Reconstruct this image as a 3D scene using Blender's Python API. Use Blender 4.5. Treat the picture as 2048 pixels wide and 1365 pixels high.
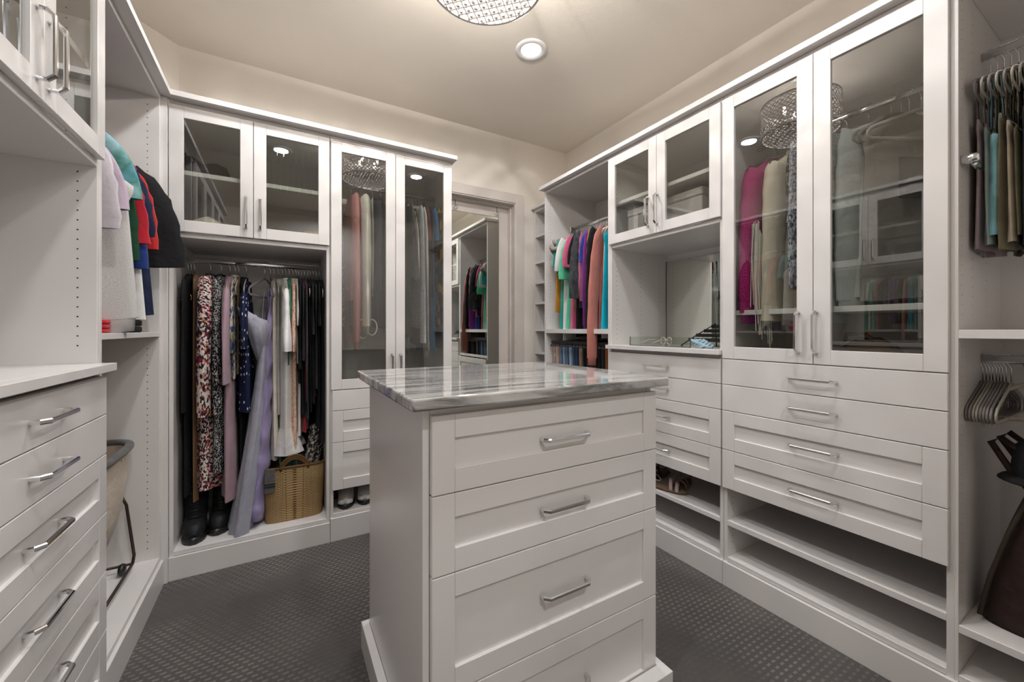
import bpy, math, random
from math import sin, cos, pi, radians as R
from mathutils import Vector, Matrix
random.seed(7)
for o in list(bpy.data.objects): bpy.data.objects.remove(o)
S = bpy.context.scene
C = S.collection

# ------------------------------------------------------------------ camera, world, light, exposure
cam = bpy.data.cameras.new('camera'); cam_o = bpy.data.objects.new('camera', cam); C.objects.link(cam_o)
cam.sensor_width = 36; cam.lens = 14.0; cam.clip_start = 0.02
cam_o.location = (0, 0, 1.25); cam_o.rotation_euler = (R(90), 0, R(-30.1))
cam.shift_y = -22.5 / 2048
S.camera = cam_o
W = bpy.data.worlds.new('world'); S.world = W; W.use_nodes = True
W.node_tree.nodes['Background'].inputs[0].default_value = (0.9, 0.92, 1, 1)
W.node_tree.nodes['Background'].inputs[1].default_value = 0.1
S.view_settings.view_transform = 'Standard'; S.view_settings.look = 'None'
S.view_settings.exposure = 0.1; S.view_settings.gamma = 1.0; S.view_settings.use_curve_mapping = False
S.cycles.use_denoising = True
S.cycles.max_bounces = 14; S.cycles.diffuse_bounces = 8; S.cycles.glossy_bounces = 5
S.cycles.transparent_max_bounces = 16; S.cycles.transmission_bounces = 10
S.cycles.caustics_reflective = False; S.cycles.caustics_refractive = False
S.cycles.sample_clamp_indirect = 6
DOWN_W, CHAND_W = (9.7, 9.7, 9.5, 9.5, 22), 13.8
CEIL = 3.0
DOWN = [(1.35, 2.09), (0.0, 2.09), (0.0, 0.65), (1.33, 0.65), (0.575, -0.95)]  # last one is an added fill light, unseen, brightening the island front
CHX, CHY = 0.68, 1.37
def lamp(name, kind, loc, power, col, size=.1):
    l = bpy.data.lights.new(name, kind); l.energy = power; l.color = col
    if kind == 'AREA': l.shape = 'DISK'; l.size = size; l.spread = R(158)
    else: l.shadow_soft_size = size
    o = bpy.data.objects.new(name, l); C.objects.link(o); o.location = loc
    return o

# ------------------------------------------------------------------ materials
MAT = {}
def new_mat(n):
    m = bpy.data.materials.new(n); m.use_nodes = True; MAT[n] = m
    nt = m.node_tree; return m, nt, nt.nodes['Principled BSDF']
def N(nt, t, **kw):
    n = nt.nodes.new(t)
    for k, v in kw.items():
        if k.startswith('_'): setattr(n, k[1:], v)
        else: n.inputs[k.replace('__', ' ')].default_value = v
    return n
def plain(n, col, rough=.5, metal=0, coat=0, sheen=0, bump=0, bscale=200, spec=.5):
    m, nt, b = new_mat(n)
    b.inputs['Base Color'].default_value = (*col, 1); b.inputs['Roughness'].default_value = rough
    b.inputs['Metallic'].default_value = metal; b.inputs['Coat Weight'].default_value = coat
    b.inputs['Sheen Weight'].default_value = sheen; b.inputs['Specular IOR Level'].default_value = spec
    if bump:
        tc = N(nt, 'ShaderNodeTexCoord'); no = N(nt, 'ShaderNodeTexNoise', Scale=bscale, Detail=4.0)
        bp = N(nt, 'ShaderNodeBump', Strength=bump, Distance=.002)
        nt.links.new(tc.outputs['Object'], no.inputs['Vector']); nt.links.new(no.outputs['Fac'], bp.inputs['Height'])
        nt.links.new(bp.outputs['Normal'], b.inputs['Normal'])
    return m
def cloth(n, col, rough=.85, var=.12, bump=.35, bscale=500):
    """woven cloth: slight colour mottling and a thread bump"""
    m, nt, b = new_mat(n)
    tc = N(nt, 'ShaderNodeTexCoord'); no = N(nt, 'ShaderNodeTexNoise', Scale=14.0, Detail=5.0)
    mx = N(nt, 'ShaderNodeMix', _data_type='RGBA')
    mx.inputs[6].default_value = (*[c * (1 - var) for c in col], 1); mx.inputs[7].default_value = (*[min(1, c * (1 + var)) for c in col], 1)
    nt.links.new(tc.outputs['Object'], no.inputs['Vector']); nt.links.new(no.outputs['Fac'], mx.inputs[0])
    nt.links.new(mx.outputs[2], b.inputs['Base Color'])
    n2 = N(nt, 'ShaderNodeTexNoise', Scale=float(bscale), Detail=3.0); bp = N(nt, 'ShaderNodeBump', Strength=bump, Distance=.002)
    nt.links.new(tc.outputs['Object'], n2.inputs['Vector']); nt.links.new(n2.outputs['Fac'], bp.inputs['Height'])
    n3 = N(nt, 'ShaderNodeTexNoise', Scale=19.0, Detail=2.0, Distortion=.6); b2 = N(nt, 'ShaderNodeBump', Strength=.45, Distance=.012)
    nt.links.new(tc.outputs['Object'], n3.inputs['Vector']); nt.links.new(n3.outputs['Fac'], b2.inputs['Height']); nt.links.new(bp.outputs['Normal'], b2.inputs['Normal'])
    nt.links.new(b2.outputs['Normal'], b.inputs['Normal'])
    b.inputs['Roughness'].default_value = rough; b.inputs['Sheen Weight'].default_value = .15 if max(col) > .08 else 0; b.inputs['Specular IOR Level'].default_value = .2
    return m
def ramp(nt, stops, interp='CONSTANT'):
    r = nt.nodes.new('ShaderNodeValToRGB'); cr = r.color_ramp; cr.interpolation = interp
    while len(cr.elements) < len(stops): cr.elements.new(.5)
    for e, (p, c) in zip(cr.elements, stops): e.position = p; e.color = (*c, 1)
    return r
def uvnode(nt, sx=1, sy=1):
    tc = N(nt, 'ShaderNodeTexCoord'); mp = N(nt, 'ShaderNodeMapping')
    mp.inputs['Scale'].default_value = (sx, sy, 1); nt.links.new(tc.outputs['UV'], mp.inputs['Vector']); return mp
def patt(n, kind, stops, sx=60, sy=60, interp='CONSTANT', rough=.9, bump=.6):
    """printed or woven pattern driven by the cloth's own UV (metres)"""
    m, nt, b = new_mat(n); mp = uvnode(nt, sx, sy)
    if kind == 'voronoi': t = N(nt, 'ShaderNodeTexVoronoi', Scale=1.0); out = t.outputs['Color']
    elif kind == 'dots': t = N(nt, 'ShaderNodeTexVoronoi', Scale=1.0, Randomness=.35); out = t.outputs['Distance']
    elif kind == 'noise': t = N(nt, 'ShaderNodeTexNoise', Scale=1.0, Detail=5.0); out = t.outputs['Fac']
    elif kind == 'weave':
        t = N(nt, 'ShaderNodeTexBrick', Scale=1.0); t.offset = .5; t.inputs['Brick Width'].default_value = 1.0; t.inputs['Row Height'].default_value = .55; t.inputs['Mortar Size'].default_value = .12; t.inputs['Mortar Smooth'].default_value = .8; out = t.outputs['Fac']
    elif kind == 'check':
        t = N(nt, 'ShaderNodeTexBrick', Scale=1.0); t.offset = 0; out = t.outputs['Fac']
    r = ramp(nt, stops, interp)
    nt.links.new(mp.outputs[0], t.inputs['Vector']); nt.links.new(out, r.inputs[0]); nt.links.new(r.outputs[0], b.inputs['Base Color'])
    bp = N(nt, 'ShaderNodeBump', Strength=bump, Distance=.003)
    nt.links.new(out, bp.inputs['Height']); nt.links.new(bp.outputs['Normal'], b.inputs['Normal'])
    b.inputs['Roughness'].default_value = rough; b.inputs['Specular IOR Level'].default_value = .15
    return m
WHITE = plain('white_laminate', (.69, .668, .657), .27, bump=.04, bscale=300)
TRIM = plain('trim_paint', (.66, .61, .575), .4)
DARKGAP = plain('peg_hole_dark', (.03, .03, .03), .9)
CHROME = plain('chrome', (.82, .82, .83), .1, 1)
STEEL = plain('hook_steel', (.6, .6, .6), .22, 1)
BLACKM = plain('black_metal', (.012, .012, .012), .4)
BRONZE = plain('bronze_wire', (.06, .04, .035), .45, .6)
GOLD = plain('gold_metal', (.75, .5, .18), .2, 1)
def wallmat(n, col):
    m, nt, b = new_mat(n)
    tc = N(nt, 'ShaderNodeTexCoord'); no = N(nt, 'ShaderNodeTexNoise', Scale=110.0, Detail=3.0); n2 = N(nt, 'ShaderNodeTexNoise', Scale=3.0, Detail=3.0)
    bp = N(nt, 'ShaderNodeBump', Strength=.18, Distance=.003); mx = N(nt, 'ShaderNodeMix', _data_type='RGBA')
    mx.inputs[6].default_value = (*[c * .96 for c in col], 1); mx.inputs[7].default_value = (*[c * 1.04 for c in col], 1)
    L = nt.links.new
    L(tc.outputs['Object'], no.inputs['Vector']); L(tc.outputs['Object'], n2.inputs['Vector']); L(no.outputs['Fac'], bp.inputs['Height'])
    L(n2.outputs['Fac'], mx.inputs[0]); L(mx.outputs[2], b.inputs['Base Color']); L(bp.outputs['Normal'], b.inputs['Normal'])
    b.inputs['Roughness'].default_value = .62
    return m
WALL = wallmat('wall_paint', (.79, .748, .69)); CEILM = wallmat('ceiling_paint', (.72, .675, .61))
def glassmat(n, tint, ior=1.75):
    m, nt, b = new_mat(n); nt.nodes.remove(b); out = nt.nodes['Material Output']
    tr = N(nt, 'ShaderNodeBsdfTransparent'); tr.inputs[0].default_value = (*tint, 1)
    gl = N(nt, 'ShaderNodeBsdfGlossy', Roughness=.0); gl.inputs[0].default_value = (1, 1, 1, 1)
    fr = N(nt, 'ShaderNodeFresnel', IOR=ior); ge = N(nt, 'ShaderNodeNewGeometry')
    su = N(nt, 'ShaderNodeMath', _operation='SUBTRACT'); su.inputs[0].default_value = 1
    mu = N(nt, 'ShaderNodeMath', _operation='MULTIPLY'); mx = N(nt, 'ShaderNodeMixShader')
    L = nt.links.new
    L(ge.outputs['Backfacing'], su.inputs[1]); L(fr.outputs[0], mu.inputs[0]); L(su.outputs[0], mu.inputs[1])
    L(mu.outputs[0], mx.inputs[0]); L(tr.outputs[0], mx.inputs[1]); L(gl.outputs[0], mx.inputs[2]); L(mx.outputs[0], out.inputs[0])
    return m
GLASS = glassmat('cabinet_glass', (.85, .86, .84), 2.05); ACRYL = glassmat('clear_acrylic', (.95, .97, .95), 1.5)
MIRROR = plain('mirror_silver', (.8, .83, .78), .0, 1)
def emis(n, col, s):
    m, nt, b = new_mat(n); nt.nodes.remove(b); e = N(nt, 'ShaderNodeEmission', Strength=s); e.inputs[0].default_value = (*col, 1)
    nt.links.new(e.outputs[0], nt.nodes['Material Output'].inputs[0]); return m
LENS = emis('downlight_lens', (.95, .97, 1), 9); BULB = emis('bulb_glow', (1, .85, .68), 40)
def crystal(name='crystal', glow=.13):
    m, nt, b = new_mat(name); out = nt.nodes['Material Output']
    tl = N(nt, 'ShaderNodeBsdfTranslucent'); tl.inputs[0].default_value = (.95, .92, .9, 1)
    b.inputs['Base Color'].default_value = (.9, .88, .87, 1); b.inputs['Roughness'].default_value = .05; b.inputs['Metallic'].default_value = .6
    mx = N(nt, 'ShaderNodeMixShader'); mx.inputs[0].default_value = glow
    nt.links.new(b.outputs[0], mx.inputs[1]); nt.links.new(tl.outputs[0], mx.inputs[2]); nt.links.new(mx.outputs[0], out.inputs[0]); return m
CRYST = crystal(); CRYST2 = crystal('crystal_side', .55)
NICKEL = plain('polished_nickel', (.8, .77, .75), .25, .6)
def marble():
    m, nt, b = new_mat('marble_countertop'); L = nt.links.new
    tc = N(nt, 'ShaderNodeTexCoord'); mp = N(nt, 'ShaderNodeMapping'); mp.inputs['Scale'].default_value = (1.3, 12, 8); mp.inputs['Rotation'].default_value = (0, 0, .09)
    n1 = N(nt, 'ShaderNodeTexNoise', Scale=1.6, Detail=9.0, Roughness=.62, Distortion=.9)
    r = ramp(nt, [(.3, (.05, .048, .046)), (.4, (.16, .155, .147)), (.48, (.38, .37, .355)), (.64, (.54, .53, .51))], 'LINEAR')
    L(tc.outputs['Object'], mp.inputs[0]); L(mp.outputs[0], n1.inputs[0]); L(n1.outputs['Fac'], r.inputs[0]); L(r.outputs[0], b.inputs['Base Color'])
    b.inputs['Roughness'].default_value = .06; b.inputs['Specular IOR Level'].default_value = .75; b.inputs['Coat Weight'].default_value = .3; b.inputs['Coat Roughness'].default_value = .02
    return m
MARBLE = marble()
def carpet():
    m, nt, b = new_mat('carpet'); L = nt.links.new
    tc = N(nt, 'ShaderNodeTexCoord'); mp = N(nt, 'ShaderNodeMapping'); mp.inputs['Scale'].default_value = (1, 1, 1)
    br = N(nt, 'ShaderNodeTexBrick', Scale=1.0); br.offset = .5; br.inputs['Brick Width'].default_value = .032; br.inputs['Row Height'].default_value = .022
    br.inputs['Mortar Size'].default_value = .0074; br.inputs['Mortar Smooth'].default_value = .3
    no = N(nt, 'ShaderNodeTexNoise', Scale=420.0, Detail=4.0); n2 = N(nt, 'ShaderNodeTexNoise', Scale=2.6, Detail=4.0); n3 = N(nt, 'ShaderNodeTexNoise', Scale=900.0, Detail=2.0)
    wv = N(nt, 'ShaderNodeMapping'); wv.inputs['Scale'].default_value = (1, 1, 1)
    add = N(nt, 'ShaderNodeMix', _data_type='VECTOR'); add.inputs[0].default_value = .004
    L(tc.outputs['Object'], add.inputs[4]); L(no.outputs['Color'], add.inputs[5]); L(add.outputs[1], br.inputs['Vector'])
    L(tc.outputs['Object'], no.inputs[0]); L(tc.outputs['Object'], n2.inputs[0]); L(tc.outputs['Object'], n3.inputs[0])
    r = ramp(nt, [(0, (.185, .17, .155)), (.6, (.078, .07, .064)), (1, (.07, .062, .057))], 'LINEAR'); wm = N(nt, 'ShaderNodeTexNoise', Scale=1.7, Detail=3.0); L(tc.outputs['Object'], wm.inputs[0]); wr = ramp(nt, [(.42, (0, 0, 0)), (.62, (.75, .75, .75))], 'LINEAR'); L(wm.outputs['Fac'], wr.inputs[0])
    mxw = N(nt, 'ShaderNodeMath', _operation='MAXIMUM'); L(br.outputs['Fac'], mxw.inputs[0]); L(wr.outputs[0], mxw.inputs[1]); L(mxw.outputs[0], r.inputs[0])
    r2 = ramp(nt, [(.36, (.8, .8, .8)), (.62, (1.2, 1.17, 1.14))], 'LINEAR'); L(n2.outputs['Fac'], r2.inputs[0])
    r3 = ramp(nt, [(.3, (.5, .5, .5)), (.7, (1.55, 1.52, 1.5))], 'LINEAR'); L(n3.outputs['Fac'], r3.inputs[0])
    m1 = N(nt, 'ShaderNodeMix', _data_type='RGBA', _blend_type='MULTIPLY'); m1.inputs[0].default_value = 1
    m2 = N(nt, 'ShaderNodeMix', _data_type='RGBA', _blend_type='MULTIPLY'); m2.inputs[0].default_value = 1
    L(r.outputs[0], m1.inputs[6]); L(r2.outputs[0], m1.inputs[7]); L(m1.outputs[2], m2.inputs[6]); L(r3.outputs[0], m2.inputs[7]); L(m2.outputs[2], b.inputs['Base Color'])
    bp = N(nt, 'ShaderNodeBump', Strength=.9, Distance=.004); ad = N(nt, 'ShaderNodeMath', _operation='SUBTRACT')
    L(n3.outputs['Fac'], ad.inputs[0]); L(mxw.outputs[0], ad.inputs[1]); L(ad.outputs[0], bp.inputs['Height']); L(bp.outputs['Normal'], b.inputs['Normal'])
    b.inputs['Roughness'].default_value = .95; b.inputs['Specular IOR Level'].default_value = .1; b.inputs['Sheen Weight'].default_value = .2
    return m
CARPET = carpet()
CL = {}
def cl(n, col, **k):
    if n not in CL: CL[n] = cloth('cloth_' + n, col, **k)
    return CL[n]
VELVET = cloth('velvet_beige', (.36, .32, .27), .7, .15); VELVETG = cloth('velvet_grey', (.22, .2, .185), .8, .15); VELVETD = cloth('velvet_dark', (.05, .045, .042), .8, .2)

# ------------------------------------------------------------------ mesh builder
class MB:
    def __init__(s): s.v = []; s.f = []; s.uv = {}
    def box(s, x0, x1, y0, y1, z0, z1):
        b = len(s.v)
        s.v += [(x, y, z) for z in (z0, z1) for y in (y0, y1) for x in (x0, x1)]
        s.f += [tuple(b + i for i in q) for q in ((0, 2, 3, 1), (4, 5, 7, 6), (0, 1, 5, 4), (2, 6, 7, 3), (0, 4, 6, 2), (1, 3, 7, 5))]
        return s
    def loft(s, rings, cap0=False, cap1=False, uvs=None, closed=True):
        b = len(s.v); n = len(rings[0])
        for r in rings: s.v += [tuple(p) for p in r]
        m = n if closed else n - 1
        for i in range(len(rings) - 1):
            for j in range(m):
                k = (j + 1) % n
                if uvs is not None:
                    u0 = uvs[i][j]; u1 = uvs[i][j + 1] if j + 1 < len(uvs[i]) else uvs[i][k]; u2 = uvs[i + 1][j + 1] if j + 1 < len(uvs[i + 1]) else uvs[i + 1][k]; u3 = uvs[i + 1][j]
                    s.uv[len(s.f)] = (u0, u1, u2, u3)
                s.f.append((b + i * n + j, b + i * n + k, b + (i + 1) * n + k, b + (i + 1) * n + j))
        if cap0: s.f.append(tuple(b + j for j in range(n))[::-1])
        if cap1: s.f.append(tuple(b + (len(rings) - 1) * n + j for j in range(n)))
        return s
    def tube(s, pts, r, n=8, closed=False, ry=None, up=None):
        pts = [Vector(p) for p in pts]; m = len(pts); rings = []
        prev = None
        for i, p in enumerate(pts):
            if closed: t = (pts[(i + 1) % m] - pts[i - 1])
            else: t = pts[min(i + 1, m - 1)] - pts[max(i - 1, 0)]
            t.normalize()
            if prev is None:
                a = Vector(up) if up else (Vector((0, 0, 1)) if abs(t.z) < .9 else Vector((0, 1, 0)))
                nrm = (a - t * a.dot(t)).normalized()
            else: nrm = (prev - t * prev.dot(t)).normalized()
            prev = nrm; bi = t.cross(nrm)
            rr = r[i] if isinstance(r, (list, tuple)) else r; rb = ry if ry else rr
            rings.append([p + nrm * rr * cos(2 * pi * j / n) + bi * rb * sin(2 * pi * j / n) for j in range(n)])
        if closed: rings.append(rings[0])
        return s.loft(rings, not closed, not closed)
    def lathe(s, prof, c=(0, 0, 0), n=24, axis='z'):
        rings = []
        for r, z in prof:
            if axis == 'z': rings.append([(c[0] + r * cos(2 * pi * j / n), c[1] + r * sin(2 * pi * j / n), c[2] + z) for j in range(n)])
            elif axis == 'y': rings.append([(c[0] + r * cos(2 * pi * j / n), c[1] + z, c[2] + r * sin(2 * pi * j / n)) for j in range(n)])
            else: rings.append([(c[0] + z, c[1] + r * cos(2 * pi * j / n), c[2] + r * sin(2 * pi * j / n)) for j in range(n)])
        return s.loft(rings, True, True)
    def build(s, name, m, parent=None, smooth=False, bevel=0, loc=None, subsurf=0, solid=0):
        me = bpy.data.meshes.new(name); me.from_pydata(s.v, [], s.f); me.materials.append(m)
        if s.uv:
            ul = me.uv_layers.new(name='UVMap')
            for p in me.polygons:
                q = s.uv.get(p.index)
                if q:
                    for li, c in zip(p.loop_indices, q): ul.data[li].uv = c
        if smooth: me.polygons.foreach_set('use_smooth', [True] * len(me.polygons))
        me.update()
        o = bpy.data.objects.new(name, me); C.objects.link(o)
        if parent: o.parent = parent
        if loc: o.location = loc
        if solid:
            md = o.modifiers.new('thickness', 'SOLIDIFY'); md.thickness = solid; md.offset = 0
        if bevel:
            md = o.modifiers.new('bevel', 'BEVEL'); md.width = bevel; md.segments = 1; md.limit_method = 'ANGLE'
        if subsurf:
            md = o.modifiers.new('subsurf', 'SUBSURF'); md.levels = md.render_levels = subsurf
        return o
def tag(o, label, cat, group=None):
    o['label'] = label; o['category'] = cat
    if group: o['group'] = group
    return o
def thing(name, label, cat, loc=(0, 0, 0), rz=0, group=None):
    o = bpy.data.objects.new(name, None); C.objects.link(o); o.empty_display_size = .05
    o.location = loc; o.rotation_euler = (0, 0, R(rz)); return tag(o, label, cat, group)
def struct(o): o['kind'] = 'structure'; return o
def stuff(o): o['kind'] = 'stuff'; return o
def bx(parent, name, x0, x1, y0, y1, z0, z1, m=None, bevel=.0012):
    return MB().box(x0, x1, y0, y1, z0, z1).build(name, m or WHITE, parent, bevel=bevel)
def prism_walls(name, boxes, m):
    mb = MB()
    for b in boxes: mb.box(*b)
    return struct(mb.build(name, m))

# ------------------------------------------------------------------ room shell
XL, XR, YF, YB = -1.08, 2.45, -1.5, 3.15
prism_walls('floor', [(XL - .1, XR + .1, YF - .1, YB + .3, -.08, 0)], CARPET)
prism_walls('ceiling', [(XL - .1, XR + .1, YF - .1, YB + .3, CEIL, CEIL + .1)], CEILM)
prism_walls('wall_right', [(XR, XR + .1, YF - .1, YB + .3, 0, CEIL)], WALL)
prism_walls('wall_left', [(XL - .1, XL, YF - .1, YB + .3, 0, CEIL)], WALL)
prism_walls('wall_front_added_stubs', [(XL, XR, YF - .1, YF, 0, CEIL), (XL, -.25, -.53, -.43, 0, CEIL), (1.0, XR, -.53, -.43, 0, CEIL)], WALL)  # unseen wall, set back for the fill light; added stubs shade the near right unit
DX0, DX1, DZ = 1.03, 1.862, 2.41
prism_walls('wall_back', [(XL, DX0, YB, YB + .2, 0, CEIL), (DX1, XR, YB, YB + .2, 0, CEIL), (DX0, DX1, YB, YB + .2, DZ, CEIL)], WALL)
mb = MB(); q = [(-.545, YB), (XL, YB - .535), (XL, YB)]
mb.loft([[(x, y, 0) for x, y in q], [(x, y, CEIL) for x, y in q]], True, True); struct(mb.build('wall_corner', WALL))
# door casing, jamb and door
def casing():
    mb = MB(); w, t = .082, .02
    mb.box(DX1 - .004, DX1 + w, YB - t, YB, 0, DZ + w); mb.box(DX0 - w, DX0 + .004, YB - t, YB, 0, DZ + w); mb.box(DX0 + .004, DX1 - .004, YB - t, YB, DZ - .004, DZ + w)
    struct(mb.build('trim_1', TRIM, bevel=.003))
    mb = MB()
    mb.box(DX1 - .014, DX1, YB - .012, YB + .16, 0, DZ); mb.box(DX0, DX0 + .014, YB - .012, YB + .16, 0, DZ); mb.box(DX0 + .014, DX1 - .014, YB - .012, YB + .16, DZ - .014, DZ)
    mb.box(DX1 - .026, DX1 - .014, YB + .05, YB + .098, 0, DZ - .014); mb.box(DX0 + .014, DX1 - .026, YB + .05, YB + .098, DZ - .028, DZ - .014)
    struct(mb.build('trim_2', TRIM, bevel=.002))
casing()
d = struct(MB().box(DX0 + .016, DX1 - .016, YB + .1, YB + .138, .012, DZ - .02).build('door_1', TRIM, bevel=.002))
MB().lathe([(.0, 0), (.028, 0), (.028, -.008), (.012, -.012), (.012, -.04), (.026, -.05), (.028, -.07), (.016, -.084), (0, -.086)], (DX0 + .07, YB + .1, .96), 20, 'y').build('door_knob', CHROME, d, smooth=True)
# baseboard stretches
prism_walls('baseboard_back', [(DX1 + .082, 2.058, YB - .014, YB, 0, .12)], TRIM)
# over-the-door mirror
mr = thing('door_mirror', 'tall frameless mirror hung on the back door by two wire hooks', 'mirror', (1.385, YB + .098, .3))
MB().box(-.225, .348, -.008, -.001, .0, 1.985).build('mirror_panel', MIRROR, mr)
mb = MB().box(.348, .3525, -.0085, -.0005, 0, 1.985).box(-.2295, -.225, -.0085, -.0005, 0, 1.985).box(-.2295, .3525, -.0085, -.0005, 1.985, 1.9885)
mb.build('mirror_edge', plain('mirror_edge_grey', (.12, .12, .11), .4), mr)
for hx in (-.075, .335):
    mb = MB(); pts = [(hx, -.002, 2.085), (hx, -.006, 2.04)] + [(hx + .018 * sin(a) , -.014, 2.026 - .018 * cos(a) - .006) for a in [R(180 - 20 * i) for i in range(0, 19)]]
    mb.tube(pts, .0028, 6).build('hook', STEEL, mr, smooth=True)

# ------------------------------------------------------------------ downlights, added fill light and chandelier
names = ['white round recessed downlight in the ceiling beside the crystal chandelier', 'recessed downlight in the ceiling over the folded shirts corner, far left', 'recessed downlight in the ceiling above the camera, near left', 'recessed downlight in the ceiling near the tank tops, near right', 'added recessed fill light behind the camera, out of view']
for (x, y), lb, pw in zip(DOWN, names, DOWN_W):
    t = thing('recessed_downlight', lb, 'downlight', (x, y, CEIL), 0)
    MB().lathe([(.062, -.0005), (.098, -.0005), (.098, -.004), (.092, -.009), (.07, -.011), (.062, -.004)], n=40).build('trim_ring', plain('downlight_ring', (.75, .75, .75), .4), t, smooth=True)
    MB().lathe([(0, -.003), (.07, -.003), (.07, -.0045), (0, -.0045)], n=32).build('lens', LENS, t)
    lamp('downlight_lamp', 'AREA', (x, y, CEIL - .013), pw, (.97, .98, 1.0), .12).parent = None
def chandelier():
    r, z0, z1 = .222, 2.592, 2.80
    t = thing('chandelier', 'drum chandelier of polished lattice and clear crystals hanging from the ceiling', 'chandelier', (CHX, CHY, CEIL))
    z0 -= CEIL; z1 -= CEIL
    mb = MB()
    for z in (z0, z1): mb.tube([(r * cos(a), r * sin(a), z) for a in [2 * pi * i / 64 for i in range(64)]], .006, 6, True)
    mb.build('rim', NICKEL, t, smooth=True)
    mb = MB(); nd = 44; h = z1 - z0; turn = 2 * pi * 7.5 / nd / 1.0
    for k in range(nd):
        for sg in (1, -1):
            a0 = 2 * pi * k / nd
            mb.tube([(r * cos(a0 + sg * turn * i / 8), r * sin(a0 + sg * turn * i / 8), z0 + h * i / 8) for i in range(9)], .0032, 4)
    stuff(mb.build('lattice', NICKEL, t))
    mb = MB(); step = .047
    k = -10
    for k in range(-10, 11):
        c = k * step * .707
        L = math.sqrt(max(0, r * r - c * c))
        if L < .02: continue
        for sg in (1, -1):
            d1 = Vector((.7071, .7071 * sg)); d2 = Vector((-.7071 * sg, .7071))
            p0 = d2 * c - d1 * L; p1 = d2 * c + d1 * L
            mb.tube([(p0.x, p0.y, z0), (p1.x, p1.y, z0)], .0028, 4)
    stuff(mb.build('base_lattice', NICKEL, t))
    # crystal beads: one mesh shared by all
    bm = MB(); bm.lathe([(0, -.0105), (.0065, -.0085), (.011, 0), (.0065, .0085), (0, .0105)], n=7)
    first = None; cnt = 0; s2 = step * .7071
    pos = []
    for i in range(-12, 13):
        for j in range(-12, 13):
            u, v = (i + .5) * s2, (j + .5) * s2
            x = (u + v) * .7071; y = (u - v) * .7071
            if x * x + y * y < (r - .014) ** 2: pos.append((x, y, z0 + .002))
    pos.sort(key=lambda p: p[0] * .44 + p[1] * .9)
    rest = MB()
    for i, p in enumerate(pos):
        if first is None: first = bm.build('crystal_bead', CRYST, t, loc=p)
        else:
            o = first.copy(); C.objects.link(o); o.parent = t; o.location = p
    for row in range(8):
        for k in range(nd):
            a = 2 * pi * (k + (.5 if row % 2 else 0)) / nd; z = z0 + h * (row + .5) / 8
            b = len(rest.v); c = Vector((r * cos(a), r * sin(a), z))
            rest.v += [tuple(c + Vector(d) * .0105) for d in ((1, 0, 0), (-1, 0, 0), (0, 1, 0), (0, -1, 0), (0, 0, 1), (0, 0, -1))]
            rest.f += [(b + i, b + j, b + k2) for i, j, k2 in ((0, 2, 4), (2, 1, 4), (1, 3, 4), (3, 0, 4), (2, 0, 5), (1, 2, 5), (3, 1, 5), (0, 3, 5))]
    stuff(rest.build('crystal_beads', CRYST2, t))
    MB().lathe([(0, -.001), (.06, -.001), (.06, -.012), (.05, -.022), (.012, -.026), (0, -.026)], n=32).build('ceiling_canopy', NICKEL, t, smooth=True)
    mb = MB()
    for k in range(3):
        a = R(120 * k + 20); mb.tube([(.02 * cos(a), .02 * sin(a), -.02), (r * cos(a), r * sin(a), z1)], .003, 6)
    mb.tube([(0, 0, -.02), (0, 0, z1 - .06)], .007, 8); mb.build('stem', NICKEL, t, smooth=True)
    for k in range(4):
        a = R(90 * k + 45); bxx, byy = .09 * cos(a), .09 * sin(a)
        MB().tube([(0, 0, z1 - .06), (bxx * .6, byy * .6, z1 - .085), (bxx, byy, z1 - .07)], .005, 6).build('lamp_arm', NICKEL, t, smooth=True)
        MB().lathe([(0, 0), (.008, .004), (.012, .02), (.009, .035), (0, .045)], (bxx, byy, z1 - .07), 12).build('bulb', BULB, t, smooth=True)
        lamp('chandelier_lamp', 'POINT', (CHX + bxx * 1.0, CHY + byy * 1.0, CEIL + z1 - .02), CHAND_W, (1, .93, .86), .006)
chandelier()

ORD = ['leftmost', 'second from left', 'third from left', 'fourth from left', 'fifth from left', 'sixth from left', 'seventh from left', 'eighth from left', 'ninth from left', 'tenth from left', 'eleventh from left', 'twelfth from left']
# ------------------------------------------------------------------ cabinet parts
def handle(parent, p, along, L=.165, out=(0, -1, 0)):
    """chrome bar pull with chamfered corners; p = centre on the front face"""
    a = Vector(along); o = Vector(out); p = Vector(p); h = L / 2; d = .03; c = .013; w = .0062; t = .0048
    side = a.cross(o).normalized()
    path = [p - a * h, p - a * h + o * (d - c), p - a * (h - c) + o * d, p + a * (h - c) + o * d, p + a * h + o * (d - c), p + a * h]
    tan = [o, (o + (o + a).normalized()).normalized(), ((o + a).normalized() + a).normalized(), (a + (a - o).normalized()).normalized(), ((a - o).normalized() - o).normalized(), -o]
    rings = []
    for q, tg in zip(path, tan):
        nr = tg.cross(side).normalized()
        rings.append([q + side * w * x + nr * t * y for x, y in ((-1, -.4), (-.55, -1), (.55, -1), (1, -.4), (1, .4), (.55, 1), (-.55, 1), (-1, .4))])
    return MB().loft(rings, True, True).build('handle', CHROME, parent)
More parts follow.
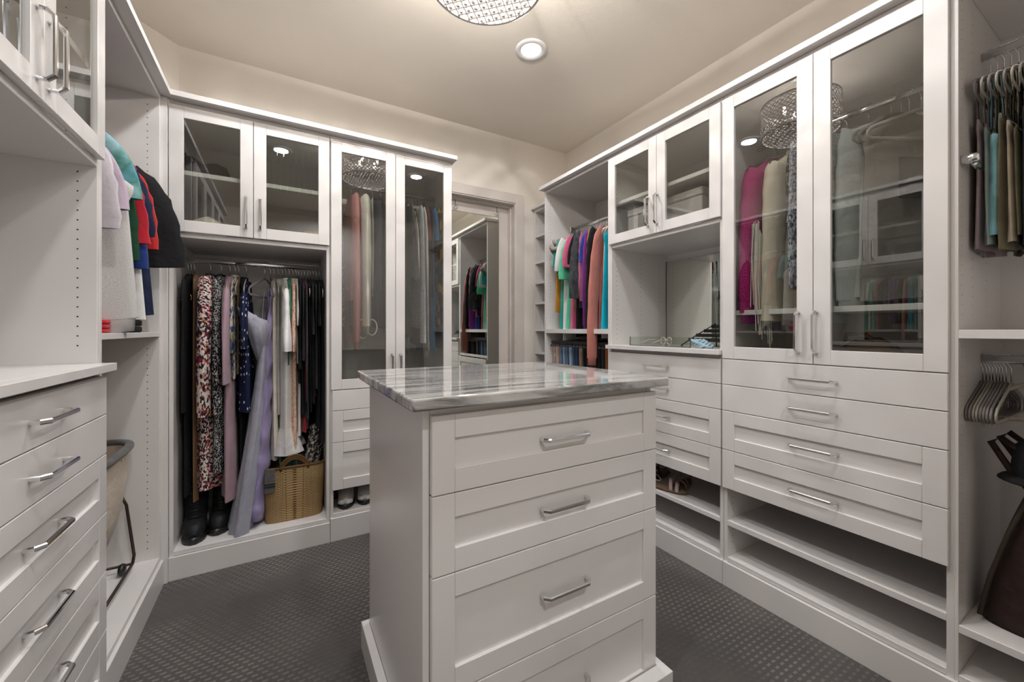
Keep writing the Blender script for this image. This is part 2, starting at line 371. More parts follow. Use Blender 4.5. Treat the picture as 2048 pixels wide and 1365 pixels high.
def front(parent, name, x0, x1, z0, z1, shaker=True, pull='h', fr=.06, y0=-.02, y1=-.001, px=None, pz=None):
    g = .0015; x0 += g; x1 -= g; z0 += g; z1 -= g
    mb = MB()
    if shaker:
        e = .0003
        mb.box(x0, x0 + fr - e, y0, y1, z0, z1); mb.box(x1 - fr + e, x1, y0, y1, z0, z1)
        mb.box(x0 + fr, x1 - fr, y0, y1, z0, z0 + fr); mb.box(x0 + fr, x1 - fr, y0, y1, z1 - fr, z1)
        mb.box(x0 + fr - .004, x1 - fr + .004, y0 + .009, y1 - .001, z0 + fr - .004, z1 - fr + .004)
    else: mb.box(x0, x1, y0, y1, z0, z1)
    o = mb.build(name, WHITE, parent, bevel=.0014)
    yh = y0 + (.009 if shaker else 0)
    if pull == 'h': handle(o, ((x0 + x1) / 2 if px is None else px, yh, (z0 + z1) / 2 if pz is None else pz), (1, 0, 0))
    return o
def glass_door(parent, x0, x1, z0, z1, hx=None, hz=None, fr=.058, y0=-.02, y1=-.001):
    g = .0015; x0 += g; x1 -= g; z0 += g; z1 -= g; e = .0003
    mb = MB(); mb.box(x0, x0 + fr - e, y0, y1, z0, z1); mb.box(x1 - fr + e, x1, y0, y1, z0, z1)
    mb.box(x0 + fr, x1 - fr, y0, y1, z0, z0 + fr); mb.box(x0 + fr, x1 - fr, y0, y1, z1 - fr, z1)
    o = mb.build('door', WHITE, parent, bevel=.0014)
    MB().box(x0 + fr - .006, x1 - fr + .006, y0 + .0085, y0 + .0125, z0 + fr - .006, z1 - fr + .006).build('glass_pane', GLASS, o)
    if hx is not None: handle(o, (hx, y0, hz), (0, 0, 1))
    return o
def pegs(parent, x, face, ys, z0, z1, step=.032):
    mb = MB()
    for y in ys:
        z = z0
        while z < z1:
            b = len(mb.v); mb.v += [(x + face * .0004, y + .0026 * cos(a), z + .0026 * sin(a)) for a in [pi * i / 3 for i in range(6)]]
            q = tuple(range(b, b + 6)); mb.f.append(q if face > 0 else q[::-1]); z += step
    stuff(mb.build('peg_holes', DARKGAP, parent))
def oval_rod(parent, x0, x1, y, z):
    mb = MB(); mb.tube([(x0, y, z), (x1, y, z)], .015, 12, ry=.0075, up=(0, 0, 1)); mb.build('hanging_rod', CHROME, parent, smooth=True)
def carcass(label, loc, rz, w, d, ztop=2.397, base=.14, left=True, right=True, pl=.018, back=True, name='closet_cabinet', toe=True, top=True):
    t = thing(name, label, 'cabinet', loc, rz)
    if left: bx(t, 'side_panel', 0, pl, 0, d, 0, ztop)
    if right: bx(t, 'side_panel', w - pl, w, 0, d, 0, ztop)
    if back: bx(t, 'back_panel', pl, w - pl, d - .008, d - .001, .02, ztop, bevel=0)
    if top: bx(t, 'top_panel', pl, w - pl, 0, d - .009, ztop - .022, ztop)
    if base: bx(t, 'base_shelf', pl, w - pl, 0.0, d - .009, base - .022, base)
    if toe: bx(t, 'toe_kick', 0, w, -.012, .008, 0, base - .024)
    return t
RX = 1.885
DEPTH = .552
DR = [(.984, 1.108), (.858, .984), (.668, .858), (.481, .668)]     # drawer heights shared by the right wall
# U1 shoe shelves
t = carcass('narrow open shoe shelves in the far right corner beside the door', (2.06, 3.14, 0), -90, .405, .38, ztop=2.372, base=.13, name='shoe_shelf')
for z in (2.11, 1.864, 1.675, 1.486, 1.236, 1.023, .82, .61, .4): bx(t, 'shelf', .019, .386, .002, .368, z, z + .018)
pegs(t, .018, 1, (.06, .3), .2, 2.33)
bx(t, 'crown', -.005, .405, -.03, .37, 2.373, 2.397)
# U2 hanging unit
U2Y = 2.715
t2 = carcass('open hanging unit full of bright tops, far right', (RX, U2Y, 0), -90, .757, DEPTH, name='hanging_cabinet')
bx(t2, 'shelf', .018, .739, .0, .54, 1.222, 1.255); bx(t2, 'front_rail', .018, .739, .0, .018, .945, .972)
oval_rod(t2, .019, .738, .265, 2.105)
pegs(t2, .018, 1, (.045, .27, .5), 1.32, 2.35); pegs(t2, .018, 1, (.045, .27, .5), .99, 1.2)
bx(t2, 'rod_bracket', .019, .026, .25, .28, 2.08, 2.13, CHROME)
for z0, z1 in ((.72, .935), (.481, .72)): front(t2, 'drawer', .004, .753, z0, z1)
bx(t2, 'shelf', .018, .739, .0, .54, .298, .32)
# U3 niche unit
U3Y = 1.958
t3 = carcass('cabinet with glass uppers, mirrored niche and drawers between hanging clothes and tall doors', (RX, U3Y, 0), -90, .783, DEPTH)
glass_door(t3, .004, .394, 1.807, 2.372, .394 - .058, 1.945); glass_door(t3, .394, .779, 1.807, 2.372, .394 + .006, 1.945)
bx(t3, 'shelf', .019, .764, .0, .54, 1.785, 1.807); bx(t3, 'shelf', .019, .764, .02, .54, 2.066, 2.088)
MB().box(.022, .761, .532, .5425, 1.152, 1.74).build('niche_mirror', MIRROR, t3)
bx(t3, 'niche_mirror_edge', .0185, .0218, .53, .5425, 1.152, 1.742, plain('mirror_edge_dark', (.06, .06, .06), .5), 0)
pegs(t3, .018, 1, (.045, .27, .46), 1.19, 1.76); pegs(t3, .765, -1, (.045, .27, .46), 1.19, 1.76); pegs(t3, .018, 1, (.045, .46), 2.12, 2.34)
for i, (z0, z1) in enumerate(DR): front(t3, 'drawer', .002, .781, z0, z1, i > 1)
bx(t3, 'shelf', .018, .765, .0, .54, .295, .318); pegs(t3, .765, -1, (.045, .46), .17, .46)
wt = MB().box(.0005, .782, -.042, -.0005, 1.127, 1.151).box(.0183, .7647, -.0006, .5305, 1.127, 1.151).build('niche_worktop', WHITE, bevel=.0012); wt.location = (RX, U3Y, 0); wt.rotation_euler = (0, 0, R(-90))
tag(wt, 'white worktop of the mirrored niche holding a clear tray', 'worktop')
bx(t3, 'filler_rail', .018, .765, .012, .03, 1.106, 1.127)
# U4 tall doors
U4Y = 1.173
t4 = carcass('tall cabinet with two glass doors over four wide drawers, right wall', (RX, U4Y, 0), -90, .776, DEPTH, name='wardrobe_cabinet')
glass_door(t4, .002, .388, 1.109, 2.372, .388 - .052, 1.24); glass_door(t4, .388, .768, 1.109, 2.372, .388 + .012, 1.24)
bx(t4, 'shelf', .018, .758, .02, .54, 1.32, 1.343); bx(t4, 'shelf', .018, .758, .0, .54, 1.09, 1.112)
oval_rod(t4, .019, .757, .265, 2.19)
for i, (z0, z1) in enumerate(DR): front(t4, 'drawer', .002, .767, z0, z1, i > 1)
bx(t4, 'shelf', .018, .758, .0, .54, .295, .32)
pegs(t4, .018, 1, (.045, .46), .17, .46); pegs(t4, .018, 1, (.045, .46), 1.13, 2.3)
# U5 near right hanging unit
U5Y = .397
t5 = carcass('open hanging unit at the right edge with tank tops and empty hangers', (RX, U5Y, 0), -90, .80, DEPTH, pl=.009, name='hanging_cabinet')
bx(t5, 'shelf', .009, .79, .0, .54, 1.222, 1.25); bx(t5, 'shelf', .009, .79, .0, .54, .275, .3)
oval_rod(t5, .01, .79, .265, 2.215); oval_rod(t5, .01, .79, .265, 1.149)
pegs(t5, .009, 1, (.035, .16, .33), 1.3, 2.35); pegs(t5, .009, 1, (.035, .3), .33, 1.2); pegs(t5, .009, 1, (.035, .3), .17, .26)
mb = MB(); mb.lathe([(0, 0), (.016, 0), (.016, .035), (.013, .04), (0, .04)], (.01, .03, 1.80), 18, 'x'); mb.tube([(.03, .03, 1.8), (.03, .22, 1.775)], .008, 8)
mb.build('valet_rod', CHROME, t5, smooth=True)
# crown of the right wall
def crown(n, boxes): struct_o = prism_walls(n, boxes, WHITE); return struct_o
prism_walls("trim_3", [(1.842, 2.449, -.42, 2.735, 2.399, 2.425)], WHITE)
# ------------------------------------------------------------------ back wall cabinets
BY = 2.57
u8 = carcass('corner cabinet with two glass uppers over hanging dresses and coats', (-.484, BY, 0), 0, .732, DEPTH, base=.14)
glass_door(u8, .002, .355, 1.742, 2.372, .355 - .032, 1.878); glass_door(u8, .355, .73, 1.742, 2.372, .355 + .032, 1.878)
bx(u8, 'shelf', .018, .714, .0, .54, 1.717, 1.742); bx(u8, 'shelf', .018, .714, .02, .54, 2.04, 2.063)
oval_rod(u8, .019, .713, .28, 1.645); pegs(u8, .714, -1, (.045, .46), 1.77, 2.33)
for di, x in enumerate((.434, .464, .495, .528, .558, .591, .624)):
    o = MB().box(x, x + .003, .03, .33, 2.064, 2.26).build('shelf_divider', ACRYL)
    mbb = MB().box(x - .012, x + .015, .022, .33, 2.0635, 2.0655); mbb.box(x - .012, x + .015, .0165, .0195, 2.025, 2.066)
    mbb.build('divider_clip', ACRYL, o)
    o.location = (-.484, BY, 0); tag(o, '%s clear acrylic divider on the upper shelf of the corner cabinet' % ORD[di], 'shelf divider', 'acrylic dividers on the upper shelf')
u9 = carcass('narrow cabinet with two tall glass doors over drawers, beside the mirror door', (.25, BY, 0), 0, .758, DEPTH, base=.16, name='wardrobe_cabinet')
glass_door(u9, .002, .377, .894, 2.366, .377 - .024, 1.015); glass_door(u9, .377, .756, .894, 2.366, .377 + .028, 1.015)
bx(u9, 'shelf', .018, .74, .0, .54, .872, .894)
oval_rod(u9, .019, .739, .28, 2.215)
for i, (z0, z1) in enumerate(((.771, .892), (.583, .771), (.302, .583))): front(u9, 'drawer', .008, .754, z0, z1, i > 0, px=.52)
pegs(u9, .018, 1, (.045, .46), .2, .3)
prism_walls('trim_4', [(-.4665, 1.03, 2.512, 3.12, 2.399, 2.425), (-1.07, -.4668, .2, 2.575, 2.399, 2.425)], WHITE)
# ------------------------------------------------------------------ left wall cabinets
LX = -.51
t6 = carcass('drawer cabinet with glass uppers and open niche at the left edge', (LX, 1.0, 0), 90, .79, DEPTH, base=.1)
glass_door(t6, .004, .385, 1.793, 2.372, .385 - .035, 1.918); glass_door(t6, .385, .768, 1.793, 2.372, .385 + .022, 1.918)
bx(t6, 'shelf', .018, .772, .0, .54, 1.772, 1.793); bx(t6, 'shelf', .018, .772, .02, .54, 2.08, 2.102)
MB().box(.02, .77, .535, .543, 1.15, 1.74).build('niche_mirror', MIRROR, t6)
for i, (z0, z1) in enumerate(((.977, 1.103), (.849, .977), (.66, .849), (.471, .66), (.281, .471), (.1, .281))): front(t6, 'drawer', .004, .78, z0, z1, i > 1, px=.4)
bx(t6, 'filler_rail', .018, .772, .012, .03, 1.098, 1.116)
pegs(t6, .772, -1, (.045, .3), 1.2, 1.76, .0305); pegs(t6, .772, -1, (.07, .3), 1.84, 2.33)
wt = MB().box(.0005, .789, -.042, -.0005, 1.117, 1.142).box(.0183, .7717, -.0006, .534, 1.117, 1.142).build('niche_worktop', WHITE, bevel=.0012); wt.location = (LX, 1.0, 0); wt.rotation_euler = (0, 0, R(90))
tag(wt, 'bare white worktop above the drawers at the left edge', 'worktop')
t7 = carcass('open corner hanging unit with shirts above a laundry hamper', (LX, 1.792, 0), 90, .755, DEPTH, base=.144, name='hanging_cabinet')
bx(t7, 'shelf', .018, .737, .0, .54, 1.217, 1.238); oval_rod(t7, .019, .736, .28, 2.085)
pegs(t7, .737, -1, (.045,), 1.82, 2.34); pegs(t7, .737, -1, (.045,), .2, 1.19); pegs(t7, .737, -1, (.3,), 1.4, 2.34)
t6b = carcass('tall white cabinet on the left wall beside the camera', (LX, .21, 0), 90, .786, DEPTH, base=.1)
glass_door(t6b, .004, .395, 1.793, 2.372, .36, 1.918); glass_door(t6b, .395, .782, 1.793, 2.372, .43, 1.918)
for z0, z1 in ((1.3, 1.785), (.8, 1.3), (.45, .8), (.1, .45)): front(t6b, 'drawer', .004, .782, z0, z1)
bx(t6b, 'shelf', .018, .768, .0, .54, 1.772, 1.793); bx(t6b, 'shelf', .018, .768, .02, .54, 2.08, 2.102)

bx(t7, 'filler_strip', .7555, .777, -.0255, .02, 0, 2.397)
# ------------------------------------------------------------------ island
isl = thing('closet_island', 'white island chest of drawers with a grey marble top in the room centre', 'island', (.30, .935, 0))
wI, dI = .81, .695
bx(isl, 'side_panel', 0, .018, .02, dI, .03, 1.06); bx(isl, 'side_panel', wI - .018, wI, .02, dI, .03, 1.06)
bx(isl, 'back_panel', .018, wI - .018, dI - .018, dI, .03, 1.06); bx(isl, 'front_rail', .0185, wI - .0185, .022, .04, 1.036, 1.06)
bx(isl, 'base_panel', .018, wI - .018, .02, dI - .02, .03, .05)
for z0, z1 in ((.841, 1.04), (.641, .841), (.341, .641), (.045, .341)): front(isl, 'drawer', .016, .815, z0, z1, True, y0=0, y1=.0195, px=.426, pz=(z0 + z1) / 2 - (.004 if z1 - z0 < .25 else 0))
b = .045
mb = MB().box(-.028, wI + .028, -.05, -.005, 0, .104).box(-.028, -.001, -.005, dI + .02, 0, .104).box(wI + .001, wI + .028, -.005, dI + .02, 0, .104).box(-.001, wI + .001, dI + .001, dI + .02, 0, .104)
mb.build('baseboard', WHITE, isl, bevel=.0015)
def slab(x0, x1, y0, y1, z0, z1, r=.012, e=.005):
    def ring(z, ins):
        p = []
        for cx, cy, a0 in ((x1 - r, y1 - r, 0), (x0 + r, y1 - r, 90), (x0 + r, y0 + r, 180), (x1 - r, y0 + r, 270)):
            for i in range(6): a = R(a0 + 18 * i); p.append((cx + (r - ins) * cos(a), cy + (r - ins) * sin(a), z))
        return p
    return MB().loft([ring(z0, e), ring(z0 + e * .3, e * .3), ring(z0 + e, 0), ring(z1 - e, 0), ring(z1 - e * .3, e * .3), ring(z1, e)], True, True)
top = slab(-.043, wI + .03, -.037, dI + .03, 1.0602, 1.0902).build('countertop', MARBLE, isl, smooth=False)

# ------------------------------------------------------------------ clothes
def hook(parent, zb=-.085, r=.0165, flip=1):
    pts = [(0, flip * r * cos(R(a)), r * sin(R(a))) for a in range(200, -61, -20)]
    pts += [(0, flip * .004, -r - .006), (0, 0, -r - .016), (0, 0, zb)]
    return MB().tube(pts, .0019, 5).build('hook', STEEL, parent, smooth=True)
HS = {}
def hanger(label, pos, rz, m=None, group=None, style='velvet', w=.205, name='clothes_hanger'):
    t = thing(name, label, 'hanger', pos, rz, group)
    key = (style, (m or VELVET).name, w)
    if key in HS:
        for ch in HS[key].children: c = ch.copy(); C.objects.link(c); c.parent = t
        return t
    HS[key] = t; hook(t)
    if style == 'velvet':
        half = [(0, -.083), (.02, -.087), (.055, -.102), (.1, -.119), (.15, -.137), (w - .015, -.153), (w, -.168), (w - .001, -.185), (w - .014, -.195), (.1, -.197), (0, -.198)]
        pts = [(x, 0, z) for x, z in half] + [(-x, 0, z) for x, z in half[-2:0:-1]]
        MB().tube(pts, .0075, 6, True, ry=.0032).build('hanger_body', m or VELVET, t, smooth=True)
    else:
        half = [(0, -.083), (.03, -.092), (.1, -.122), (w, -.165)]
        pts = [(-x, 0, z) for x, z in half[::-1]] + [(x, 0, z) for x, z in half[1:]]
        MB().tube(pts, [.004, .009, .012, .012, .012, .009, .004], 6).build('hanger_body', m or VELVET, t, smooth=True)
    return t
def body_rings(rng, L, w, t, flare, neck, drop, zt, A, n=30, nz=12, scoop=0, wav=1.0, tilt=0):
    ph = rng.uniform(0, 6.28); k1 = rng.uniform(26, 40) * wav; k2 = rng.uniform(55, 80) * wav
    lev = [(zt, neck, .022), (zt - drop * .35, neck + .35 * (w - neck), .02 + t * .15), (zt - drop * .75, neck + .8 * (w - neck), .6 * t + .008), (zt - drop, w, t * .85), (zt - drop - .025, w * 1.0, t)]
    z1 = zt - drop - .025; z2 = zt - L
    for i in range(1, nz + 1):
        s = i / nz; lev.append((z1 + (z2 - z1) * s, w * (.93 + (flare - .93) * s), t * (1.05 + .25 * s)))
    rings = []; uvs = []
    for z, hw, ht in lev:
        s = max(0, min(1, (zt - z) / L)); ring = []; uv = []
        for j in range(n):
            a = 2 * pi * j / n; c = cos(a); x = hw * math.copysign(abs(c) ** .85, c)
            y = ht * sin(a) + A * s ** .8 * (sin(k1 * x + ph + 1.5 * s) + .5 * sin(k2 * x - ph + 4 * s))
            y += .3 * ht * s * sin(k2 * .7 * x + ph) * sin(a)
            zz = z + .008 * s * s * sin(k1 * .5 * x + ph) + scoop * s * (abs(x) / w) ** 2 * 0 + tilt * s * x
            ring.append((x, y, zz)); uv.append((a / (2 * pi) * 4 * w, z))
        uv.append((4 * w, z))
        rings.append(ring); uvs.append(uv)
    return rings, uvs
def sleeve_mb(rng, side, w, zs, L, r0, r1, t, out, A=.004, flare_end=0, n=16, M=12):
    mb = MB(); ph = rng.uniform(0, 6.28)
    p0 = Vector((side * (w - .035), 0, zs - .045)); p1 = Vector((side * (w + out * .8), 0, zs - .1)); p2 = Vector((side * (w + out), 0, zs - L))
    rings = []; uvs = []
    for i in range(M + 1):
        s = i / M; c = p0 * (1 - s) ** 2 + p1 * 2 * s * (1 - s) + p2 * s * s
        T = (p1 - p0) * 2 * (1 - s) + (p2 - p1) * 2 * s; T.normalize(); nn = Vector((T.z, 0, -T.x))
        ra = r0 + (r1 - r0) * s + flare_end * max(0, s - .6) * 2.5; rb = t * (1 - .25 * s) + flare_end * .5 * max(0, s - .6)
        ra *= 1 + .05 * sin(9 * s * pi + ph) * (L > .3)
        rings.append([c + nn * ra * cos(2 * pi * j / n) + Vector((0, 1, 0)) * (rb * sin(2 * pi * j / n) + A * s * sin(4 * pi * j / n + 7 * s + ph)) for j in range(n)])
        uvs.append([(2 * ra * j / n * 2, -s * L) for j in range(n + 1)])
    mb.loft(rings, False, False, uvs)
    return mb, rings[-1], rings[-2]
def cuff_mb(ring, prev, ln=.05, k=.86):
    """ribbed cuff that carries on from the end of a sleeve"""
    c = sum((Vector(p) for p in ring), Vector()) / len(ring); c2 = sum((Vector(p) for p in prev), Vector()) / len(prev)
    d = (c - c2).normalized(); mb = MB()
    f = lambda s, kk: [c + (Vector(p) - c) * kk + d * s for p in ring]
    mb.loft([f(-.004, .97), f(.004, k), f(ln, k * .97), f(ln, k * .8)]); return mb
SEED = [11]
def garment(name, label, cat, pos, rz, m, L=.66, w=.188, t=.022, sl=None, Ls=None, flare=1.05, neck=.068, drop=.055, zt=-.088, A=.006, sm=None, cuff=None, out=.0, r=None, group=None, collar=True, hang=None, hanglabel=None, fl_end=0, ruffle=None, sides=(-1, 1), wav=1.0, hem=None, cm=None, tilt=0):
    SEED[0] += 1; rng = random.Random(SEED[0])
    g = thing(name, label, cat, pos, rz, group)
    rings, uvs = body_rings(rng, L, w, t, flare, neck, drop, zt, A, wav=wav, tilt=tilt)
    MB().loft(rings, False, False, uvs).build('body', m, g, smooth=True)
    if ruffle:
        last = rings[-1]; n = len(last); rr = []; uu = []
        for i in range(6):
            s = i / 5; rr.append([(p[0] * (1 + ruffle[1] * s) , p[1] * (1 + 1.2 * s) + .012 * s * sin(8 * 2 * pi * j / n), p[2] - ruffle[0] * s) for j, p in enumerate(last)]); uu.append([(4 * w * j / n, -s * .1) for j in range(n + 1)])
        MB().loft(rr, False, False, uu).build('ruffle', m, g, smooth=True)
    if hem:
        last = rings[-1]; f = lambda k, dz: [(p[0] * k, p[1] * k, p[2] + dz) for p in last]
        MB().loft([f(1.005, .004), f(.97, -.004), f(.96, -.05), f(.9, -.052)]).build('hem_band', cm or m, g, smooth=True)
    if collar:
        f = lambda k, kt, dz: [(neck * k * cos(2 * pi * j / 20), .022 * kt * sin(2 * pi * j / 20), zt + dz) for j in range(20)]
        MB().loft([f(1.03, 1.05, -.006), f(1.0, 1.1, .006), f(.9, .9, .010), f(.86, .8, -.01)]).build('collar', cm or sm or m, g, smooth=True)
    if sl:
        Ls = Ls or (.24 if sl == 'short' else .58); r0, r1 = r or ((.07, .066) if sl == 'short' else (.075, .046))
        for sd in sides:
            mb, e, p = sleeve_mb(rng, sd, w, zt - drop + .02, Ls, r0, r1, t * (.85 if sl == 'long' else .8), out if sl == 'long' else out + .02, flare_end=fl_end)
            so = mb.build('sleeve', sm or m, g, smooth=True)
            if cuff: cuff_mb(e, p).build('cuff', cm or sm or m, so, smooth=True)
    if hang is not None:
        hanger(hanglabel or 'hanger inside the ' + ' '.join(label.split()[:6]), pos, rz, hang)
    return g
def tank(label, pos, rz, m, L=.56, w=.15, t=.014, strap=.1, hang=None, low=.26, group=None, hanglabel=None, name='tank_top'):
    """sleeveless top: two straps over the hanger, body below"""
    SEED[0] += 1; rng = random.Random(SEED[0]); g = thing(name, label, 'tank top', pos, rz, group)
    zt = -low
    rings, uvs = body_rings(rng, L - .12, w * .95, t, 1.0, w * .6, .03, zt, .006)
    for ring in rings[:3]:
        for i, p in enumerate(ring): ring[i] = (p[0], p[1], p[2] - .05 * (1 - (p[0] / (w)) ** 2))
    MB().loft(rings, False, False, uvs).build('body', m, g, smooth=True)
    for sd in (-1, 1):
        mb = MB(); x = sd * strap
        mb.tube([(x * .86, .012, zt - .05), (x * .95, .013, zt + .05), (x, .009, -.128), (x, 0, -.112), (x, -.009, -.128), (x * .95, -.013, zt + .05), (x * .86, -.012, zt - .05)], .016, 6, ry=.002, up=(1, 0, 0)).build('strap', m, g, smooth=True)
    if hang is not None: hanger(hanglabel or 'hanger inside the ' + ' '.join(label.split()[:6]), pos, rz, hang)
    return g

tweed = patt('tweed_multicolour', 'voronoi', [(0, (.02, .018, .025)), (.3, (.55, .48, .44)), (.42, (.25, .02, .06)), (.5, (.62, .54, .5)), (.62, (.45, .18, .1)), (.68, (.025, .02, .025)), (.8, (.66, .58, .53)), (.9, (.3, .025, .1))], 75, 95, bump=.9)
speck = patt('tweed_black_white', 'voronoi', [(0, (.012, .012, .014)), (.52, (.55, .54, .53)), (.68, (.02, .02, .02)), (.9, (.7, .68, .66))], 210, 210)
polka = patt('navy_polka', 'dots', [(0, (.6, .62, .68)), (.2, (.008, .012, .04))], 30, 26, rough=.6, bump=.02)
floralb = patt('blue_floral', 'voronoi', [(0, (.55, .53, .42)), (.3, (.06, .08, .2)), (.5, (.6, .57, .47)), (.7, (.3, .28, .12)), (.85, (.05, .07, .16))], 60, 45, bump=.05)
floralp = patt('peach_floral', 'voronoi', [(0, (.62, .4, .3)), (.4, (.45, .2, .12)), (.5, (.68, .5, .4)), (.8, (.3, .24, .13)), (.88, (.66, .46, .36))], 120, 95, bump=.05)
snake = patt('snake_print', 'voronoi', [(0, (.02, .02, .02)), (.4, (.34, .31, .27)), (.6, (.06, .055, .05)), (.8, (.48, .45, .4))], 110, 80, bump=.1)
bwtweed = patt('grey_check_tweed', 'voronoi', [(0, (.05, .055, .08)), (.3, (.3, .32, .38)), (.55, (.55, .56, .6)), (.8, (.1, .11, .15))], 140, 120)
plaid = patt('yellow_plaid', 'voronoi', [(0, (.03, .025, .02)), (.4, (.3, .18, .03)), (.6, (.06, .05, .05)), (.8, (.38, .25, .05))], 40, 22, bump=.1)
tiedye = patt('tie_dye_blue_green', 'noise', [(.35, (.13, .33, .45)), (.5, (.06, .2, .17)), (.66, (.25, .4, .45))], 7, 9, 'LINEAR', bump=.05)
cable = patt('cable_knit_grey', 'voronoi', [(0, (.3, .33, .35)), (.5, (.42, .45, .47)), (1, (.5, .53, .55))], 60, 70, 'LINEAR')
fluffy = patt('magenta_fleece', 'noise', [(.3, (.2, .008, .075)), (.55, (.36, .02, .15)), (.75, (.55, .06, .27))], 190, 190, 'LINEAR')
printt = patt('printed_tee_mauve', 'noise', [(.4, (.42, .32, .34)), (.47, (.3, .2, .2)), (.53, (.45, .36, .38)), (.6, (.36, .17, .14)), (.66, (.43, .34, .36))], 15, 15)
pinkq = patt('pink_quilted_print', 'noise', [(.3, (.48, .2, .2)), (.62, (.6, .27, .26)), (.68, (.1, .25, .26)), (.74, (.5, .06, .06))], 16, 12)
greyprint = patt('pale_letter_print', 'noise', [(.4, (.5, .5, .54)), (.5, (.28, .29, .34)), (.54, (.55, .55, .58))], 45, 45)
denimj = patt('charcoal_denim', 'noise', [(.3, (.028, .03, .035)), (.7, (.075, .078, .085))], 40, 22, 'LINEAR')
heather = patt('heather_grey', 'noise', [(.3, (.42, .41, .4)), (.7, (.56, .55, .54))], 130, 260, 'LINEAR', bump=.15)
black = cl('black', (.012, .012, .013)); black2 = cl('soft_black', (.02, .02, .022)); char = cl('charcoal', (.05, .05, .055)); navy = cl('navy', (.014, .02, .05))
white = cl('white', (.68, .67, .66), var=.05); offw = cl('off_white', (.62, .58, .52), var=.06); cream = cl('cream', (.56, .49, .4), var=.06)

# --- back wall, lower hanging space (rod at Y 2.85, Z 1.645)
def U8(x, z=1.645): return (x, BY + .28, z)
def belt(label, x, sm, rings, Lb):
    g = thing('belt', label, 'belt', U8(x), 90); hook(g, -.1)
    mb = MB(); mb.tube([(-.012, 0, -.1 - .0), (-.016, 0, -.2), (-.012, 0, -Lb)], .012, 6, ry=.0022, up=(1, 0, 0)); mb.tube([(.012, 0, -.1), (.016, 0, -.2), (.012, 0, -Lb)], .012, 6, ry=.0022, up=(1, 0, 0))
    mb.tube([(-.012, 0, -.1), (0, 0, -.092), (.012, 0, -.1)], .012, 6, ry=.0022, up=(1, 0, 0)); mb.build('strap', sm, g, smooth=True)
    for k in range(rings):
        rr = .03; MB().tube([(-.1 - .01 * k + .0 * cos(a), rr * cos(a) + .006 * k, -Lb - .02 - .042 * k + rr * sin(a)) for a in [2 * pi * i / 24 for i in range(24)]], .0035, 6, True).build('ring_buckle', GOLD, g, smooth=True)
belt('black belt with overlapping gold ring buckles, leftmost on the corner rod', -.452, black, 2, .2)
belt('black belt hanging beside the gold ring belt on the corner rod', -.438, black2, 0, .22)
belt('cream leather belt hanging left of the tweed coat', -.424, cream, 0, .24)
G = garment
G('long_coat', 'long black coat against the left side of the corner cabinet', 'coat', U8(-.437), 90, black, 1.18, .2, .012, 'long', .7, collar=False)
G('long_dress', 'thin tan dress edge between black coat and tweed coat', 'dress', U8(-.405), 90, cl('tan', (.22, .12, .06)), 1.22, .16, .01, collar=False)
G('tweed_coat', 'long tweed coat flecked pink, cream and black', 'coat', U8(-.35), 90, tweed, 1.16, .2, .045, 'long', .72, out=.02, r=(.085, .085), A=.004, hang=VELVETD)
G('speckled_coat', 'black and white speckled coat beside the pink tweed coat', 'coat', U8(-.30), 90, speck, 1.08, .19, .03, 'long', .72, out=.0, r=(.08, .07), A=.004, hang=VELVETD)
G('cardigan', 'long dusty mauve cardigan with a wide pointed sleeve', 'cardigan', U8(-.258), 90, cl('mauve', (.33, .22, .26)), 1.22, .19, .024, 'long', .56, r=(.03, .1), out=.05, A=.012, hang=VELVET, tilt=.12, sides=(-1,), collar=False)
G('blouse', 'cream and blue floral blouse beside the mauve cardigan', 'blouse', U8(-.234), 90, floralb, .58, .17, .012, 'short', .4, r=(.06, .05), out=0, hang=VELVET)
G('skirt_dress', 'brown sleeveless dress behind the floral blouse', 'dress', U8(-.216), 90, cl('brown', (.16, .085, .04)), .55, .13, .008, hang=VELVET, collar=False)
G('polka_dot_dress', 'navy dress with white polka dots', 'dress', U8(-.178), 90, polka, .74, .19, .028, 'short', .3, r=(.085, .085), A=.012, out=.0, hang=VELVET, drop=.1, zt=-.12)
G('long_skirt', 'long black skirt hanging below the polka dot dress', 'skirt', U8(-.192), 90, black, 1.15, .13, .012, collar=False)
# strapless pleated dress: bust folded out to the front, long skirt to the floor
def pleated(label, x):
    g = thing('strapless_dress', label, 'dress', U8(x), 90); m = cl('grey_lavender', (.3, .3, .36)); n = 40
    rings = []
    for i in range(15):
        s = i / 14; z = -.315 - .30 * s; w_ = .075 * (1 - s) ** .8 + .004; cx = -.135 - .055 * sin(pi * min(1, s * 1.1)) * (1 - s) + .03 * s
        rings.append([(cx - .085 * (1 - s * .6) * cos(a) * 1.0, .015 + w_ * sin(a) * (1 + .05 * sin(12 * a)) + .035 * (1 - s), z + .045 * sin(a) * (1 - s) - .012 * sin(9 * a) * (1 - s)) for a in [2 * pi * j / n for j in range(n)]])
    MB().loft(rings, True, True).build('bodice', m, g, smooth=True)
    rings = []
    for i in range(18):
        s = i / 17; z = -.42 - 1.07 * s; hx = .08 + .07 * s; cy = .0 + .11 * s ** 1.4
        rings.append([(-.1 + hx * cos(a) - .03 * s, cy + (.022 + .03 * s) * sin(a) + .012 * s * sin(5 * cos(a) * 3 + 4 * s), z + .03 * s * cos(a)) for a in [2 * pi * j / n for j in range(n)]])
    MB().loft(rings).build('skirt', m, g, smooth=True)
    for sx in (-.1, .06): MB().tube([(sx, .0, -.17), (sx - .015, .012, -.35)], .002, 5).build('hanging_loop', m, g)
    hanger('bare velvet hanger above the pleated grey lavender dress', U8(x), 70, VELVETG)
pleated('strapless grey lavender dress with pleated bodice reaching the cabinet floor', -.085)
